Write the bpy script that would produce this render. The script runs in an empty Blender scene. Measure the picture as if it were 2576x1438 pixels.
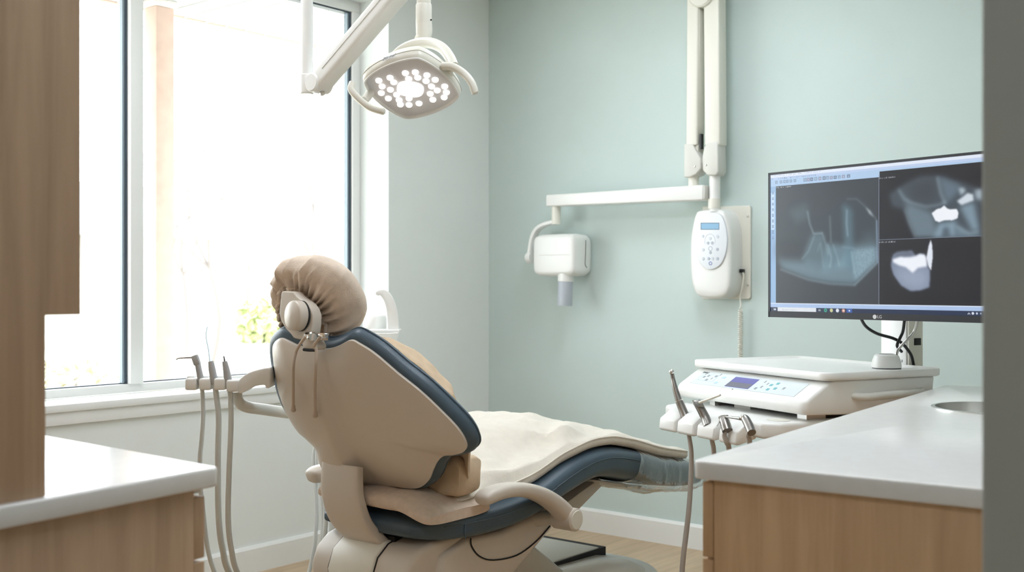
import bpy, bmesh, math, random
import numpy as np
from mathutils import Vector as V, Matrix, noise
random.seed(7)
SC = bpy.context.scene
COL = SC.collection
PI = math.pi
# ------------------------------------------------------------------ viewpoint (metres; window wall runs along Y, green wall along X)
YAW = math.radians(38.9); FOC = 2800.0; EYE = 1.2
FW = V((-math.sin(YAW), math.cos(YAW), 0)); RT = V((math.cos(YAW), math.sin(YAW), 0)); UP = V((0, 0, 1))
def ray(px, py): return FW + RT * ((px - 1288) / FOC) + UP * ((719 - py) / FOC)
def atD(px, py, d): return V((0, 0, EYE)) + ray(px, py) * d
def onX(px, py, x): return atD(px, py, x / ray(px, py).x)
def onY(px, py, y): return atD(px, py, y / ray(px, py).y)
def onZ(px, py, z): return atD(px, py, (z - EYE) / ray(px, py).z)
def onP(px, py, P, N):
    r = ray(px, py); return atD(px, py, (P - V((0, 0, EYE))).dot(N) / r.dot(N))
def LD(l, d, z): return FW * d + RT * l + UP * z          # lateral, depth, height

# ------------------------------------------------------------------ materials
def lin(c):
    c = c / 255.0
    return c / 12.92 if c <= 0.04045 else ((c + 0.055) / 1.055) ** 2.4
def rgb(r, g, b): return (lin(r), lin(g), lin(b), 1)
def mat(name, col, rough=.5, metal=0, bump=0, bscale=60, var=0, vscale=4, coat=0, spec=.5, sheen=0, stretch=None):
    m = bpy.data.materials.new(name); m.use_nodes = True
    nt = m.node_tree; b = nt.nodes['Principled BSDF']
    b.inputs['Base Color'].default_value = rgb(*col); b.inputs['Roughness'].default_value = rough
    b.inputs['Metallic'].default_value = metal; b.inputs['Coat Weight'].default_value = coat
    b.inputs['Specular IOR Level'].default_value = spec; b.inputs['Sheen Weight'].default_value = sheen
    tc = nt.nodes.new('ShaderNodeTexCoord'); src = tc.outputs['Object']
    if stretch:
        mp = nt.nodes.new('ShaderNodeMapping'); mp.inputs['Scale'].default_value = stretch
        nt.links.new(src, mp.inputs['Vector']); src = mp.outputs['Vector']
    if var:
        n = nt.nodes.new('ShaderNodeTexNoise'); n.inputs['Scale'].default_value = vscale; n.inputs['Detail'].default_value = 5
        nt.links.new(src, n.inputs['Vector'])
        r = nt.nodes.new('ShaderNodeValToRGB'); c = rgb(*col)
        r.color_ramp.elements[0].position = .3; r.color_ramp.elements[1].position = .7
        r.color_ramp.elements[0].color = tuple(x * (1 - var) for x in c[:3]) + (1,)
        r.color_ramp.elements[1].color = tuple(min(1, x * (1 + var)) for x in c[:3]) + (1,)
        nt.links.new(n.outputs['Fac'], r.inputs['Fac']); nt.links.new(r.outputs['Color'], b.inputs['Base Color'])
    if bump:
        n = nt.nodes.new('ShaderNodeTexNoise'); n.inputs['Scale'].default_value = bscale; n.inputs['Detail'].default_value = 4
        nt.links.new(src, n.inputs['Vector'])
        bp = nt.nodes.new('ShaderNodeBump'); bp.inputs['Strength'].default_value = bump; bp.inputs['Distance'].default_value = .004
        nt.links.new(n.outputs['Fac'], bp.inputs['Height']); nt.links.new(bp.outputs['Normal'], b.inputs['Normal'])
    return m
def emit(name, col, strength):
    m = bpy.data.materials.new(name); m.use_nodes = True; nt = m.node_tree
    b = nt.nodes['Principled BSDF']; b.inputs['Base Color'].default_value = rgb(*col)
    b.inputs['Emission Color'].default_value = rgb(*col); b.inputs['Emission Strength'].default_value = strength
    tc = nt.nodes.new('ShaderNodeTexCoord'); n = nt.nodes.new('ShaderNodeTexNoise'); n.inputs['Scale'].default_value = 90
    mx = nt.nodes.new('ShaderNodeMapRange'); mx.inputs['To Min'].default_value = .28; mx.inputs['To Max'].default_value = .34
    nt.links.new(tc.outputs['Object'], n.inputs['Vector']); nt.links.new(n.outputs['Fac'], mx.inputs['Value']); nt.links.new(mx.outputs['Result'], b.inputs['Roughness'])
    return m
def glassy(name, tint, gloss=.08, rough=0.0, ripple=0, fres=True):
    m = bpy.data.materials.new(name); m.use_nodes = True; nt = m.node_tree; nt.nodes.clear()
    o = nt.nodes.new('ShaderNodeOutputMaterial'); mx = nt.nodes.new('ShaderNodeMixShader')
    t = nt.nodes.new('ShaderNodeBsdfTransparent'); t.inputs['Color'].default_value = tint
    g = nt.nodes.new('ShaderNodeBsdfGlossy'); g.inputs['Roughness'].default_value = rough
    f = nt.nodes.new('ShaderNodeLayerWeight'); pw = nt.nodes.new('ShaderNodeMath'); pw.operation = 'POWER'; pw.inputs[1].default_value = 4.5; nt.links.new(f.outputs['Facing'], pw.inputs[0])
    ml = nt.nodes.new('ShaderNodeMath'); ml.operation = 'MULTIPLY_ADD'; ml.inputs[1].default_value = .9; ml.inputs[2].default_value = gloss + .03
    ml.use_clamp = True
    nt.links.new(pw.outputs[0], ml.inputs[0]); nt.links.new(ml.outputs[0], mx.inputs['Fac'])
    nt.links.new(t.outputs[0], mx.inputs[1]); nt.links.new(g.outputs[0], mx.inputs[2]); nt.links.new(mx.outputs[0], o.inputs['Surface'])
    tc = nt.nodes.new('ShaderNodeTexCoord'); n = nt.nodes.new('ShaderNodeTexNoise'); n.inputs['Scale'].default_value = 25
    nt.links.new(tc.outputs['Object'], n.inputs['Vector'])
    if ripple:
        bp = nt.nodes.new('ShaderNodeBump'); bp.inputs['Strength'].default_value = ripple; bp.inputs['Distance'].default_value = .01
        nt.links.new(n.outputs['Fac'], bp.inputs['Height'])
        nt.links.new(bp.outputs['Normal'], g.inputs['Normal']); nt.links.new(bp.outputs['Normal'], f.inputs['Normal'])
    return m
def wood(name, a, b, scale, rough=.45):
    m = mat(name, a, rough); nt = m.node_tree; bs = nt.nodes['Principled BSDF']
    tc = nt.nodes.new('ShaderNodeTexCoord'); mp = nt.nodes.new('ShaderNodeMapping'); mp.inputs['Scale'].default_value = scale
    nt.links.new(tc.outputs['Object'], mp.inputs['Vector'])
    n = nt.nodes.new('ShaderNodeTexNoise'); n.inputs['Scale'].default_value = 1; n.inputs['Detail'].default_value = 8; n.inputs['Roughness'].default_value = .62; n.inputs['Distortion'].default_value = .4
    nt.links.new(mp.outputs['Vector'], n.inputs['Vector'])
    r = nt.nodes.new('ShaderNodeValToRGB'); r.color_ramp.elements[0].color = rgb(*b); r.color_ramp.elements[1].color = rgb(*a)
    r.color_ramp.elements[0].position = .3; r.color_ramp.elements[1].position = .62
    nt.links.new(n.outputs['Fac'], r.inputs['Fac']); nt.links.new(r.outputs['Color'], bs.inputs['Base Color'])
    return m
M = {}
M['green'] = mat('sage_wall_paint', (199, 213, 210), .75, bump=.06, bscale=220, var=.015)
M['white_wall'] = mat('white_wall_paint', (231, 235, 233), .75, bump=.05, bscale=220, var=.01)
M['grey_wall'] = mat('hall_wall_paint', (172, 174, 166), .8, bump=.05, bscale=220, var=.02)
M['ceil'] = mat('ceiling_paint', (236, 236, 232), .85, bump=.05, bscale=120)
M['trim'] = mat('white_trim_paint', (236, 237, 235), .4, bump=.02, bscale=90)
M['floor'] = wood('pale_wood_vinyl', (196, 172, 142), (172, 148, 118), (30, 2.2, 3), .45)
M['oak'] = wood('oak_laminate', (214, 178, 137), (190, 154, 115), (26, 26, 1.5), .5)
M['oak_l'] = wood('oak_laminate_painted_shade', (196, 166, 136), (174, 145, 116), (26, 26, 1.5), .5)  # darker copy of the oak, shade on the left cabinets put into its colour
M['quartz'] = mat('white_quartz', (231, 230, 227), .22, var=.02, vscale=30, spec=.5)
M['shell'] = mat('warm_white_plastic', (208, 199, 187), .33, bump=.015, bscale=400, spec=.5)
M['shell_d'] = mat('warm_grey_plastic', (196, 190, 178), .4, bump=.015, bscale=400)
M['vinyl'] = mat('slate_blue_vinyl', (66, 84, 98), .40, bump=.10, bscale=260, var=.08, vscale=9)
M['cloth'] = mat('taupe_linen', (214, 196, 178), .9, bump=.30, bscale=420, var=.06, vscale=60, sheen=.15)
M['towel'] = mat('sand_cotton', (206, 182, 152), .9, bump=.35, bscale=380, var=.06, vscale=40, sheen=.15)
M['cream'] = mat('cream_cotton_quilt', (228, 221, 208), .9, bump=.30, bscale=330, var=.03, vscale=40, sheen=.15)
M['cord'] = mat('beige_cord', (192, 176, 159), .8, bump=.3, bscale=900)
M['white'] = mat('white_enamel', (236, 236, 233), .3, bump=.01, bscale=300)
M['white_w'] = mat('ivory_enamel', (228, 226, 215), .35, bump=.01, bscale=300)
M['white_g'] = mat('grey_white_plastic', (214, 213, 206), .4, bump=.015, bscale=300)
M['steel'] = mat('brushed_steel', (212, 211, 208), .32, 1, bump=.04, bscale=300)
M['chrome'] = mat('chrome', (222, 222, 222), .1, 1, bump=.005, bscale=50)
M['satin'] = mat('satin_grey_metal', (150, 146, 142), .34, 1, bump=.02, bscale=300)
M['cone'] = mat('grey_cone_plastic', (176, 182, 190), .35, bump=.01, bscale=200)
M['hose'] = mat('grey_hose_rubber', (208, 212, 210), .45, bump=.03, bscale=300)
M['hose_w'] = mat('taupe_hose_rubber', (176, 170, 163), .45, bump=.03, bscale=300)
M['black'] = mat('black_plastic', (26, 27, 30), .35, bump=.02, bscale=300)
M['dark'] = mat('dark_gap', (24, 24, 24), .7, bump=.02, bscale=100)
M['charcoal'] = mat('charcoal_rubber', (66, 70, 76), .5, bump=.03, bscale=150)
M['gasket'] = mat('grey_blue_window_gasket', (150, 166, 176), .35, bump=.02, bscale=100)
M['gasket_d'] = mat('dark_window_gasket', (62, 74, 86), .4, bump=.02, bscale=100)
M['glass'] = glassy('window_glass', (.97, .985, .98, 1), 0, 0)
M['wrap'] = glassy('clear_plastic_film', (.95, .955, .96, 1), .22, .12, .8)
M['lens'] = glassy('clear_lamp_cover', (.97, .97, .97, 1), .03, .05)
M['straw'] = mat('pale_blue_tube', (214, 230, 244), .3, bump=.01, bscale=200); M['straw'].node_tree.nodes['Principled BSDF'].inputs['Transmission Weight'].default_value = .8
M['grip'] = mat('grey_grip_plastic', (178, 180, 182), .4, bump=.01, bscale=200)
M['ledoff'] = mat('lamp_reflector', (216, 216, 220), .3, 0, bump=.02, bscale=150)

# ------------------------------------------------------------------ mesh helpers: a "geo" is (verts, faces) in world space
def cat(*gs):
    v, f = [], []
    for g in gs:
        o = len(v); v += list(g[0]); f += [tuple(i + o for i in x) for x in g[1]]
    return v, f
def root_of(o):
    while o.parent: o = o.parent
    return o
def mk(name, geo, m, parent=None, bevel=0, seg=2, ang=38, flat=False, weld=False, label=None):
    bm = bmesh.new()
    vs = [bm.verts.new(V(p)) for p in geo[0]]
    for f in geo[1]:
        try: bm.faces.new([vs[i] for i in f])
        except ValueError: pass
    if weld: bmesh.ops.remove_doubles(bm, verts=bm.verts, dist=1e-5)
    bmesh.ops.recalc_face_normals(bm, faces=bm.faces)
    A = math.radians(ang)
    if bevel:
        es = [e for e in bm.edges if len(e.link_faces) == 2 and e.calc_face_angle(0) > A]
        bmesh.ops.bevel(bm, geom=es, offset=bevel, segments=seg, profile=.5, affect='EDGES', clamp_overlap=True)
    for f in bm.faces: f.smooth = not flat
    for e in bm.edges:
        if len(e.link_faces) == 2 and e.calc_face_angle(0) > A: e.smooth = False
    if parent is None:
        xs = [v.co for v in bm.verts]
        lo = V((min(c.x for c in xs), min(c.y for c in xs), min(c.z for c in xs))); hi = V((max(c.x for c in xs), max(c.y for c in xs), max(c.z for c in xs)))
        off = V(((lo.x + hi.x) / 2, (lo.y + hi.y) / 2, lo.z))
    else: off = root_of(parent).location
    bmesh.ops.translate(bm, verts=bm.verts, vec=-off)
    me = bpy.data.meshes.new(name); bm.to_mesh(me); bm.free()
    o = bpy.data.objects.new(name, me); COL.objects.link(o)
    me.materials.append(m)
    if parent is None: o.location = off
    else: o.parent = parent
    if label: o['label'] = label
    return o
def thing(name, loc, label, cat_, group=None):
    o = bpy.data.objects.new(name, None); COL.objects.link(o); o.location = V(loc); o.empty_display_size = .1
    o['label'] = label; o['category'] = cat_
    if group: o['group'] = group
    return o
def tag(o, label, cat_, group=None):
    o['label'] = label; o['category'] = cat_
    if group: o['group'] = group
    return o
def struct(o, label=None, cat_=None):
    o['kind'] = 'structure'
    if label: o['label'] = label
    if cat_: o['category'] = cat_
    return o
def box(x0, x1, y0, y1, z0, z1):
    v = [V((x, y, z)) for z in (z0, z1) for y in (y0, y1) for x in (x0, x1)]
    return v, [(0, 2, 3, 1), (4, 5, 7, 6), (0, 1, 5, 4), (2, 6, 7, 3), (0, 4, 6, 2), (1, 3, 7, 5)]
def obox(c, ax, ay, az, hx, hy, hz):
    c = V(c); v = [c + ax * (hx * a) + ay * (hy * b) + az * (hz * d) for d in (-1, 1) for b in (-1, 1) for a in (-1, 1)]
    return v, box(0, 1, 0, 1, 0, 1)[1]
def loft(loops, c0=True, c1=True, closed=False):
    n = len(loops[0]); v = [V(p) for l in loops for p in l]; f = []
    K = len(loops)
    for k in range(K if closed else K - 1):
        a = k * n; b = ((k + 1) % K) * n
        for i in range(n):
            j = (i + 1) % n; f.append((a + i, a + j, b + j, b + i))
    if not closed:
        if c0: f.append(tuple(range(n))[::-1])
        if c1: f.append(tuple((K - 1) * n + i for i in range(n)))
    return v, f
def prism(pts, dvec):
    dvec = V(dvec); return loft([[V(p) for p in pts], [V(p) + dvec for p in pts]])
def sheet(grid):
    h, w = len(grid), len(grid[0]); v = [V(p) for r in grid for p in r]
    f = [(i * w + j, i * w + j + 1, (i + 1) * w + j + 1, (i + 1) * w + j) for i in range(h - 1) for j in range(w - 1)]
    return v, f
def crs(pts, k=6, closed=False):
    P = [V(p) for p in pts]; n = len(P); out = []
    rng = range(n) if closed else range(n - 1)
    for i in rng:
        if closed: a, b, c, d = P[i - 1], P[i], P[(i + 1) % n], P[(i + 2) % n]
        else: a, b, c, d = P[max(i - 1, 0)], P[i], P[i + 1], P[min(i + 2, n - 1)]
        for s in range(k):
            t = s / k
            out.append(.5 * ((2 * b) + (c - a) * t + (2 * a - 5 * b + 4 * c - d) * t * t + (3 * b - a - 3 * c + d) * t ** 3))
    if not closed: out.append(P[-1].copy())
    return out
def lerp(a, b, t): return a + (b - a) * t
def sstep(a, b, x):
    t = max(0, min(1, (x - a) / (b - a))); return t * t * (3 - 2 * t)
def interp(xs, ys, x):
    if x <= xs[0]: return ys[0]
    for i in range(1, len(xs)):
        if x <= xs[i]: return lerp(ys[i - 1], ys[i], (x - xs[i - 1]) / (xs[i] - xs[i - 1]))
    return ys[-1]
def frames(path):
    P = [V(p) for p in path]; n = len(P); T = []
    for i in range(n):
        t = P[min(i + 1, n - 1)] - P[max(i - 1, 0)]; T.append(t.normalized() if t.length > 1e-9 else V((0, 0, 1)))
    a = V((0, 0, 1)) if abs(T[0].z) < .9 else V((1, 0, 0))
    N = [(a - T[0] * a.dot(T[0])).normalized()]
    for i in range(1, n):
        q = N[-1] - T[i] * N[-1].dot(T[i]); N.append(q.normalized())
    return P, T, N
def tube(path, r, n=12, k=0, rr=None, caps=True):
    if k: path = crs(path, k)
    P, T, N = frames(path); L = []
    for i, p in enumerate(P):
        b = T[i].cross(N[i]); q = r if not isinstance(r, (list, tuple)) else interp([j / (len(r) - 1) for j in range(len(r))], r, i / max(1, len(P) - 1))
        L.append([p + (N[i] * math.cos(2 * PI * j / n) + b * math.sin(2 * PI * j / n)) * q for j in range(n)])
    return loft(L, caps, caps)
def sq(hw, hh, n=28, p=4.0):
    out = []
    for i in range(n):
        a = 2 * PI * (i + .5) / n; c, s = math.cos(a), math.sin(a)
        out.append((math.copysign(abs(c) ** (2 / p), c) * hw, math.copysign(abs(s) ** (2 / p), s) * hh))
    return out
def cyl(a, b, r, n=24, r2=None):
    return tube([a, b], [r, r if r2 is None else r2], n)
def lathe(prof, o, ax, n=28):
    o = V(o); ax = V(ax).normalized(); q = V((0, 0, 1)) if abs(ax.z) < .9 else V((1, 0, 0))
    u = (q - ax * q.dot(ax)).normalized(); w = ax.cross(u)
    return loft([[o + ax * h + (u * math.cos(2 * PI * j / n) + w * math.sin(2 * PI * j / n)) * max(r, 1e-4) for j in range(n)] for r, h in prof])
def ellipsoid(c, ax, ay, az, a, b, d, n=24, m=14):
    return loft([[V(c) + ax * (a * math.sin(p) * math.cos(t)) + ay * (b * math.sin(p) * math.sin(t)) + az * (d * math.cos(p))
                  for t in [2 * PI * j / n for j in range(n)]] for p in [max(1e-3, min(PI - 1e-3, PI * i / m)) for i in range(m + 1)]])
def sweepX(path, hw, hh, n=28, p=4, xa=V((1, 0, 0))):
    """path of points in a vertical plane; cross-section spans xa by the normal of the path. hw, hh lists."""
    P = [V(q) for q in path]; L = []; K = len(P)
    f = lambda r, t: r if not isinstance(r, (list, tuple)) else interp([j / (len(r) - 1) for j in range(len(r))], r, t)
    for i, q in enumerate(P):
        t = (P[min(i + 1, K - 1)] - P[max(i - 1, 0)]).normalized(); nn = xa.cross(t).normalized(); tt = i / (K - 1)
        L.append([q + xa * a + nn * b for a, b in sq(f(hw, tt), f(hh, tt), n, p)])
    return loft(L)
def text(s, o, u, n, size, m, parent, name='lettering', shear=0, align='CENTER', depth=.0004):
    c = bpy.data.curves.new('t', 'FONT'); c.body = s; c.size = size; c.extrude = depth; c.shear = shear; c.align_x = align; c.align_y = 'CENTER'
    to = bpy.data.objects.new('t', c); COL.objects.link(to)
    bpy.context.view_layer.update()
    me = bpy.data.meshes.new_from_object(to.evaluated_get(bpy.context.evaluated_depsgraph_get()))
    bpy.data.objects.remove(to); bpy.data.curves.remove(c)
    u = V(u).normalized(); n = V(n).normalized(); w = n.cross(u)
    g = ([V(o) + u * v.co.x + w * v.co.y + n * v.co.z for v in me.vertices], [tuple(p.vertices) for p in me.polygons])
    bpy.data.meshes.remove(me)
    return mk(name, g, m, parent, flat=True)
def nz(p, s=1.0): return noise.noise(V(p) * s)
# ================================================================== THE SETTING
XW, YG, ZC = -3.78, 4.49, 2.78                 # window wall, green wall, ceiling
WY0, WY1, WZ0, WZ1 = 1.45, 3.75, .775, 2.575    # window opening
XR = -.345                                     # right wall of the surgery
struct(mk('floor', box(XW - .25, 2.3, -2.0, YG + .15, -.1, 0), M['floor']))
struct(mk('ceiling', box(XW - .25, 2.3, -2.0, YG + .15, ZC, ZC + .12), M['ceil']))
struct(mk('wall_left', cat(box(XW - .25, XW, -2.0, WY0, 0, ZC), box(XW - .25, XW, WY1, YG, 0, ZC), box(XW - .25, XW, WY0, WY1, 0, WZ0 - .0281), box(XW - .25, XW, WY0, WY1, WZ1, ZC)), M['white_wall']))
struct(mk('wall_back', box(XW - .25, 2.3, YG, YG + .15, 0, ZC), M['green']))
struct(mk('wall_right', box(XR, XR + .16, 1.2, YG, 0, ZC), M['grey_wall'], bevel=.004))
struct(mk('wall_front', box(XW - .25, 2.3, -2.15, -2.0, 0, ZC), M['white_wall']))
struct(mk('wall_side', box(2.3, 2.45, -2.15, YG + .15, 0, ZC), M['white_wall']))
# baseboards with a small stepped top
def base_profile(h, t): return [(0, 0), (t, 0), (t, h - .012), (t * .55, h), (0, h)]
struct(mk('baseboard_back', prism([V((XW, YG - a, b)) for a, b in base_profile(.112, .016)], (XR - XW, 0, 0)), M['trim'], flat=True))
struct(mk('baseboard_left', prism([V((XW + a, -1.9, b)) for a, b in base_profile(.112, .016)], (0, YG - .016 + 1.9, 0)), M['trim'], flat=True))
# window
win = bpy.data.objects.new('window_1', None); COL.objects.link(win); win.location = (XW - .2, 2.6, WZ0); win['kind'] = 'structure'
FX0, FX1 = XW - .25, XW - .195                  # frame depth
GX = FX0 + .012                                # glass
MY = onX(341, 700, FX1).y                      # mullion centre
fr = cat(box(FX0, FX1, WY0, WY1, WZ0, WZ0 + .034), box(FX0, FX1, WY0, WY1, WZ1 - .05, WZ1), box(FX0, FX1, WY0, WY0 + .045, WZ0 + .034, WZ1 - .05), box(FX0, FX1, WY1 - .048, WY1, WZ0 + .034, WZ1 - .05))
mk('window_frame', fr, M['trim'], win, bevel=.003)
mk('mullion', box(FX0, FX1 + .012, MY - .029, MY + .029, WZ0 + .034, WZ1 - .05), M['trim'], win, bevel=.003)
for y0, y1 in ((WY0 + .045, MY - .029), (MY + .029, WY1 - .048)):
    z0, z1 = WZ0 + .034, WZ1 - .05; g = .008
    mk('gasket', cat(box(FX0 + .002, FX1 - .012, y1 - g, y1, z0, z1), box(FX0 + .002, FX1 - .012, y0, y1 - g, z1 - g, z1), box(FX0 + .002, FX1 - .03, y0, y1 - g, z0, z0 + .004)), M['gasket_d'], win)
    mk('sash', cat(box(FX0 + .016, FX1 - .02, y1 - g - .010, y1 - g, z0 + .004, z1 - g)), M['gasket'], win)
    mk('pane', box(GX, GX + .006, y0, y1, z0, z1), M['glass'], win)
tr = struct(mk('trim_1', cat(box(FX1, XW + .022, WY0 - .09, WY1 + .0, WZ0 - .028, WZ0)), M['trim'], bevel=.003))
struct(mk('trim_2', box(XW, XW + .013, WY0 - .07, WY1 - .02, WZ0 - .075, WZ0 - .028), M['trim'], bevel=.002))
# unseen ceiling lights (over the chair, in the hall; added fill panel by the window)
M['panel'] = emit('led_panel_diffuser', (240, 246, 255), 15.0)
for i, (x, y, lab) in enumerate(((-2.1, 3.35, 'square flat ceiling light panel over the foot end of the dental chair'), (-1.2, 2.0, 'square flat ceiling light panel over the right cabinet'), (-2.9, 1.75, 'added ceiling fill panel, square and flat, beside the window, over the left cabinets'), (-.2, -.6, 'square flat ceiling light panel in the hall before the doorway'))):
    t = thing('ceiling_light', (x, y, ZC - .03), lab, 'light', 'ceiling light panels')
    mk('light_frame', cat(box(x - .31, x + .31, y - .31, y - .29, ZC - .03, ZC), box(x - .31, x + .31, y + .29, y + .31, ZC - .03, ZC), box(x - .31, x - .29, y - .29, y + .29, ZC - .03, ZC), box(x + .29, x + .31, y - .29, y + .29, ZC - .03, ZC)), M['white'], t)
    mk('diffuser', box(x - .29, x + .29, y - .29, y + .29, ZC - .02, ZC - .005), M['panel'], t)

# ================================================================== OUTDOORS
M['concrete'] = mat('pale_concrete', (210, 207, 202), .9, bump=.2, bscale=30, var=.05, vscale=3)
M['lawn'] = mat('dry_pale_lawn', (206, 202, 186), .95, bump=.4, bscale=60, var=.10, vscale=1.5)
M['stucco'] = mat('pale_stucco', (200, 194, 186), .9, bump=.2, bscale=40, var=.03)
M['peach'] = mat('peach_brick', (190, 164, 150), .9, bump=.3, bscale=60, var=.06, vscale=14)
M['soffit'] = mat('white_soffit_boards', (178, 178, 176), .8, bump=.1, bscale=30)
M['shade'] = mat('grey_blue_glazing', (116, 126, 142), .3, bump=.02, bscale=20)
M['tanwood'] = mat('tan_wood_trim', (180, 150, 134), .8, bump=.1, bscale=30)
M['bark'] = mat('pale_bark', (120, 112, 108), .9, bump=.4, bscale=40)
M['leaf'] = mat('yellow_green_leaves', (186, 194, 140), .8, bump=.3, bscale=60, var=.15, vscale=30)
M['leaf_d'] = mat('olive_leaves', (186, 180, 156), .8, bump=.3, bscale=60, var=.15, vscale=30)
struct(mk('ground', box(-40, XW - .25, -14, 30, -.4, -.25), M['lawn']))
struct(mk('pavement', box(-6.4, XW - .25, -14, 30, -.25, -.2), M['concrete']))
so = cat(box(-5.78, XW - .25, -8, 14, 2.83, 2.95), *[box(-5.78, XW - .25, y, y + .012, 2.825, 2.83) for y in [(-2 + .15 * i) for i in range(90)]])
struct(mk('porch_ceiling', so, M['soffit']))
struct(mk('porch_fascia', box(-5.82, -5.78, -8, 14, 2.825, 2.97), M['tanwood']))
pc = onZ(400, 1010, -.2)
cx = -5.58; cyl_y = onX(401, 700, cx).y
t = thing('porch_column', (cx, cyl_y, -.2), 'pale peach brick porch column seen through the window, right of the mullion', 'column')
mk('shaft', box(cx - .06, cx + .06, cyl_y - .06, cyl_y + .06, -.2, 2.79), M['peach'], t, bevel=.008)
mk('capital', box(cx - .075, cx + .075, cyl_y - .075, cyl_y + .075, 2.79, 2.83), M['stucco'], t, bevel=.008)
mk('plinth', box(cx - .08, cx + .08, cyl_y - .08, cyl_y + .08, -.2, .0), M['stucco'], t, bevel=.008)
# the house across the street
HX = -24.0
hy0, hy1 = onX(60, 700, HX).y - 6, onX(905, 700, HX).y + 5
zt = onX(400, 600, HX).z
h = thing('house', (HX - 3, (hy0 + hy1) / 2, -.25), 'long pale single storey house across the street beyond the window', 'house')
mk('wall', box(HX - 5, HX, hy0, hy1, -.25, zt), M['stucco'], h)
mk('roof', prism([V((HX + .6, hy0 - .5, zt)), V((HX - 2.5, hy0 - .5, zt + 1.5)), V((HX - 5.6, hy0 - .5, zt))], (0, hy1 - hy0 + 1, 0)), M['soffit'], h, flat=True)
def hwin(x0, x1, y0, y1, m, nm):
    a = onX(x0, y1, HX + .02); b = onX(x1, y0, HX + .02)
    w = mk('house_window' if nm == 'window' else nm, box(HX, HX + .06, a.y, b.y, a.z, b.z), M['tanwood'] if nm != 'window' else M['soffit'], h)
    if nm == 'window': mk('window_glazing', box(HX + .06, HX + .08, a.y + .1, b.y - .1, a.z + .1, b.z - .1), m, w)
hwin(226, 296, 674, 756, M['shade'], 'window')
hwin(352, 380, 690, 760, M['shade'], 'window')
hwin(624, 700, 668, 682, M['tanwood'], 'lintel')
hwin(622, 634, 682, 812, M['tanwood'], 'door_frame')
hwin(730, 800, 690, 760, M['shade'], 'window')
def leafball(c, r, n, m, nm, parent=None, lsz=.09, sy=1.0):
    vs, fs = [], []
    rnd = random.Random(int(c[1] * 100))
    for i in range(n):
        while True:
            q = V((rnd.uniform(-1, 1), rnd.uniform(-1, 1), rnd.uniform(-1, 1)))
            if .25 < q.length < 1: break
        p = V(c) + V((q.x * r, q.y * r * sy, q.z * r * .85)); a = V((rnd.uniform(-1, 1), rnd.uniform(-1, 1), rnd.uniform(-1, 1))).normalized(); b = a.orthogonal().normalized(); s = lsz * rnd.uniform(.6, 1.3)
        o = len(vs); vs += [p - a * s, p + b * s * .5, p + a * s, p - b * s * .5]; fs.append((o, o + 1, o + 2, o + 3))
    return mk(nm, (vs, fs), m, parent, flat=True)
b0 = onX(660, 790, HX + 1.2)
t = thing('bush', (b0.x, b0.y, -.25), 'yellow-green bush by the house across the street, left of the headrest', 'bush')
leafball((b0.x, b0.y, .25), .75, 500, M['leaf'], 'foliage', t, .13, .8); mk('stem', cyl(V((b0.x, b0.y, -.25)), V((b0.x, b0.y, .3)), .05, 8), M['bark'], t)
b1 = onX(190, 900, -14)
t = thing('bush', (b1.x, b1.y, -.25), 'low dry olive bush near the lawn edge behind the left pane', 'bush')
leafball((b1.x, b1.y, -.05), .45, 260, M['leaf_d'], 'foliage', t, .08, 1.4); mk('stem', cyl(V((b1.x, b1.y, -.25)), V((b1.x, b1.y, .0)), .03, 8), M['bark'], t)
def tree(px, py, D, hh, lab, leafy=0):
    b = atD(px, py, D); b.z = -.25; rnd = random.Random(px)
    t = thing('tree', b, lab, 'tree'); gs = []; tips = []
    def br(p, d, L, r, lv):
        e = p + d * L; mid = p + d * L * .5 + V((rnd.uniform(-.1, .1), rnd.uniform(-.1, .1), 0)) * L
        gs.append(tube([p, mid, e], [r, r * .8, r * .6], 7, 3)); tips.append(e)
        if lv:
            for i in range(3):
                dd = (d + V((rnd.uniform(-.7, .7), rnd.uniform(-.7, .7), rnd.uniform(.0, .5)))).normalized(); br(e, dd, L * .68, r * .55, lv - 1)
    br(b, V((rnd.uniform(-.05, .05), rnd.uniform(-.05, .05), 1)).normalized(), hh * .38, .045, 3)
    mk('branches', cat(*gs), M['bark'], t)
    if leafy:
        vs = cat(*[(lambda o: o)(ellipsoid(e, V((1, 0, 0)), V((0, 1, 0)), V((0, 0, 1)), .1, .1, .05, 5, 3)) for e in tips]); mk('leaves', vs, M['leaf_d'], t, flat=True)
tree(530, 640, 19, 4.6, 'bare pale tree behind the window centre, left of the dental light arm')
tree(800, 640, 20, 4.2, 'pale tree with small leaves behind the window, above the headrest', 1)
tree(470, 600, 23, 4.4, 'bare thin tree beside the porch column in the distance')
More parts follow.
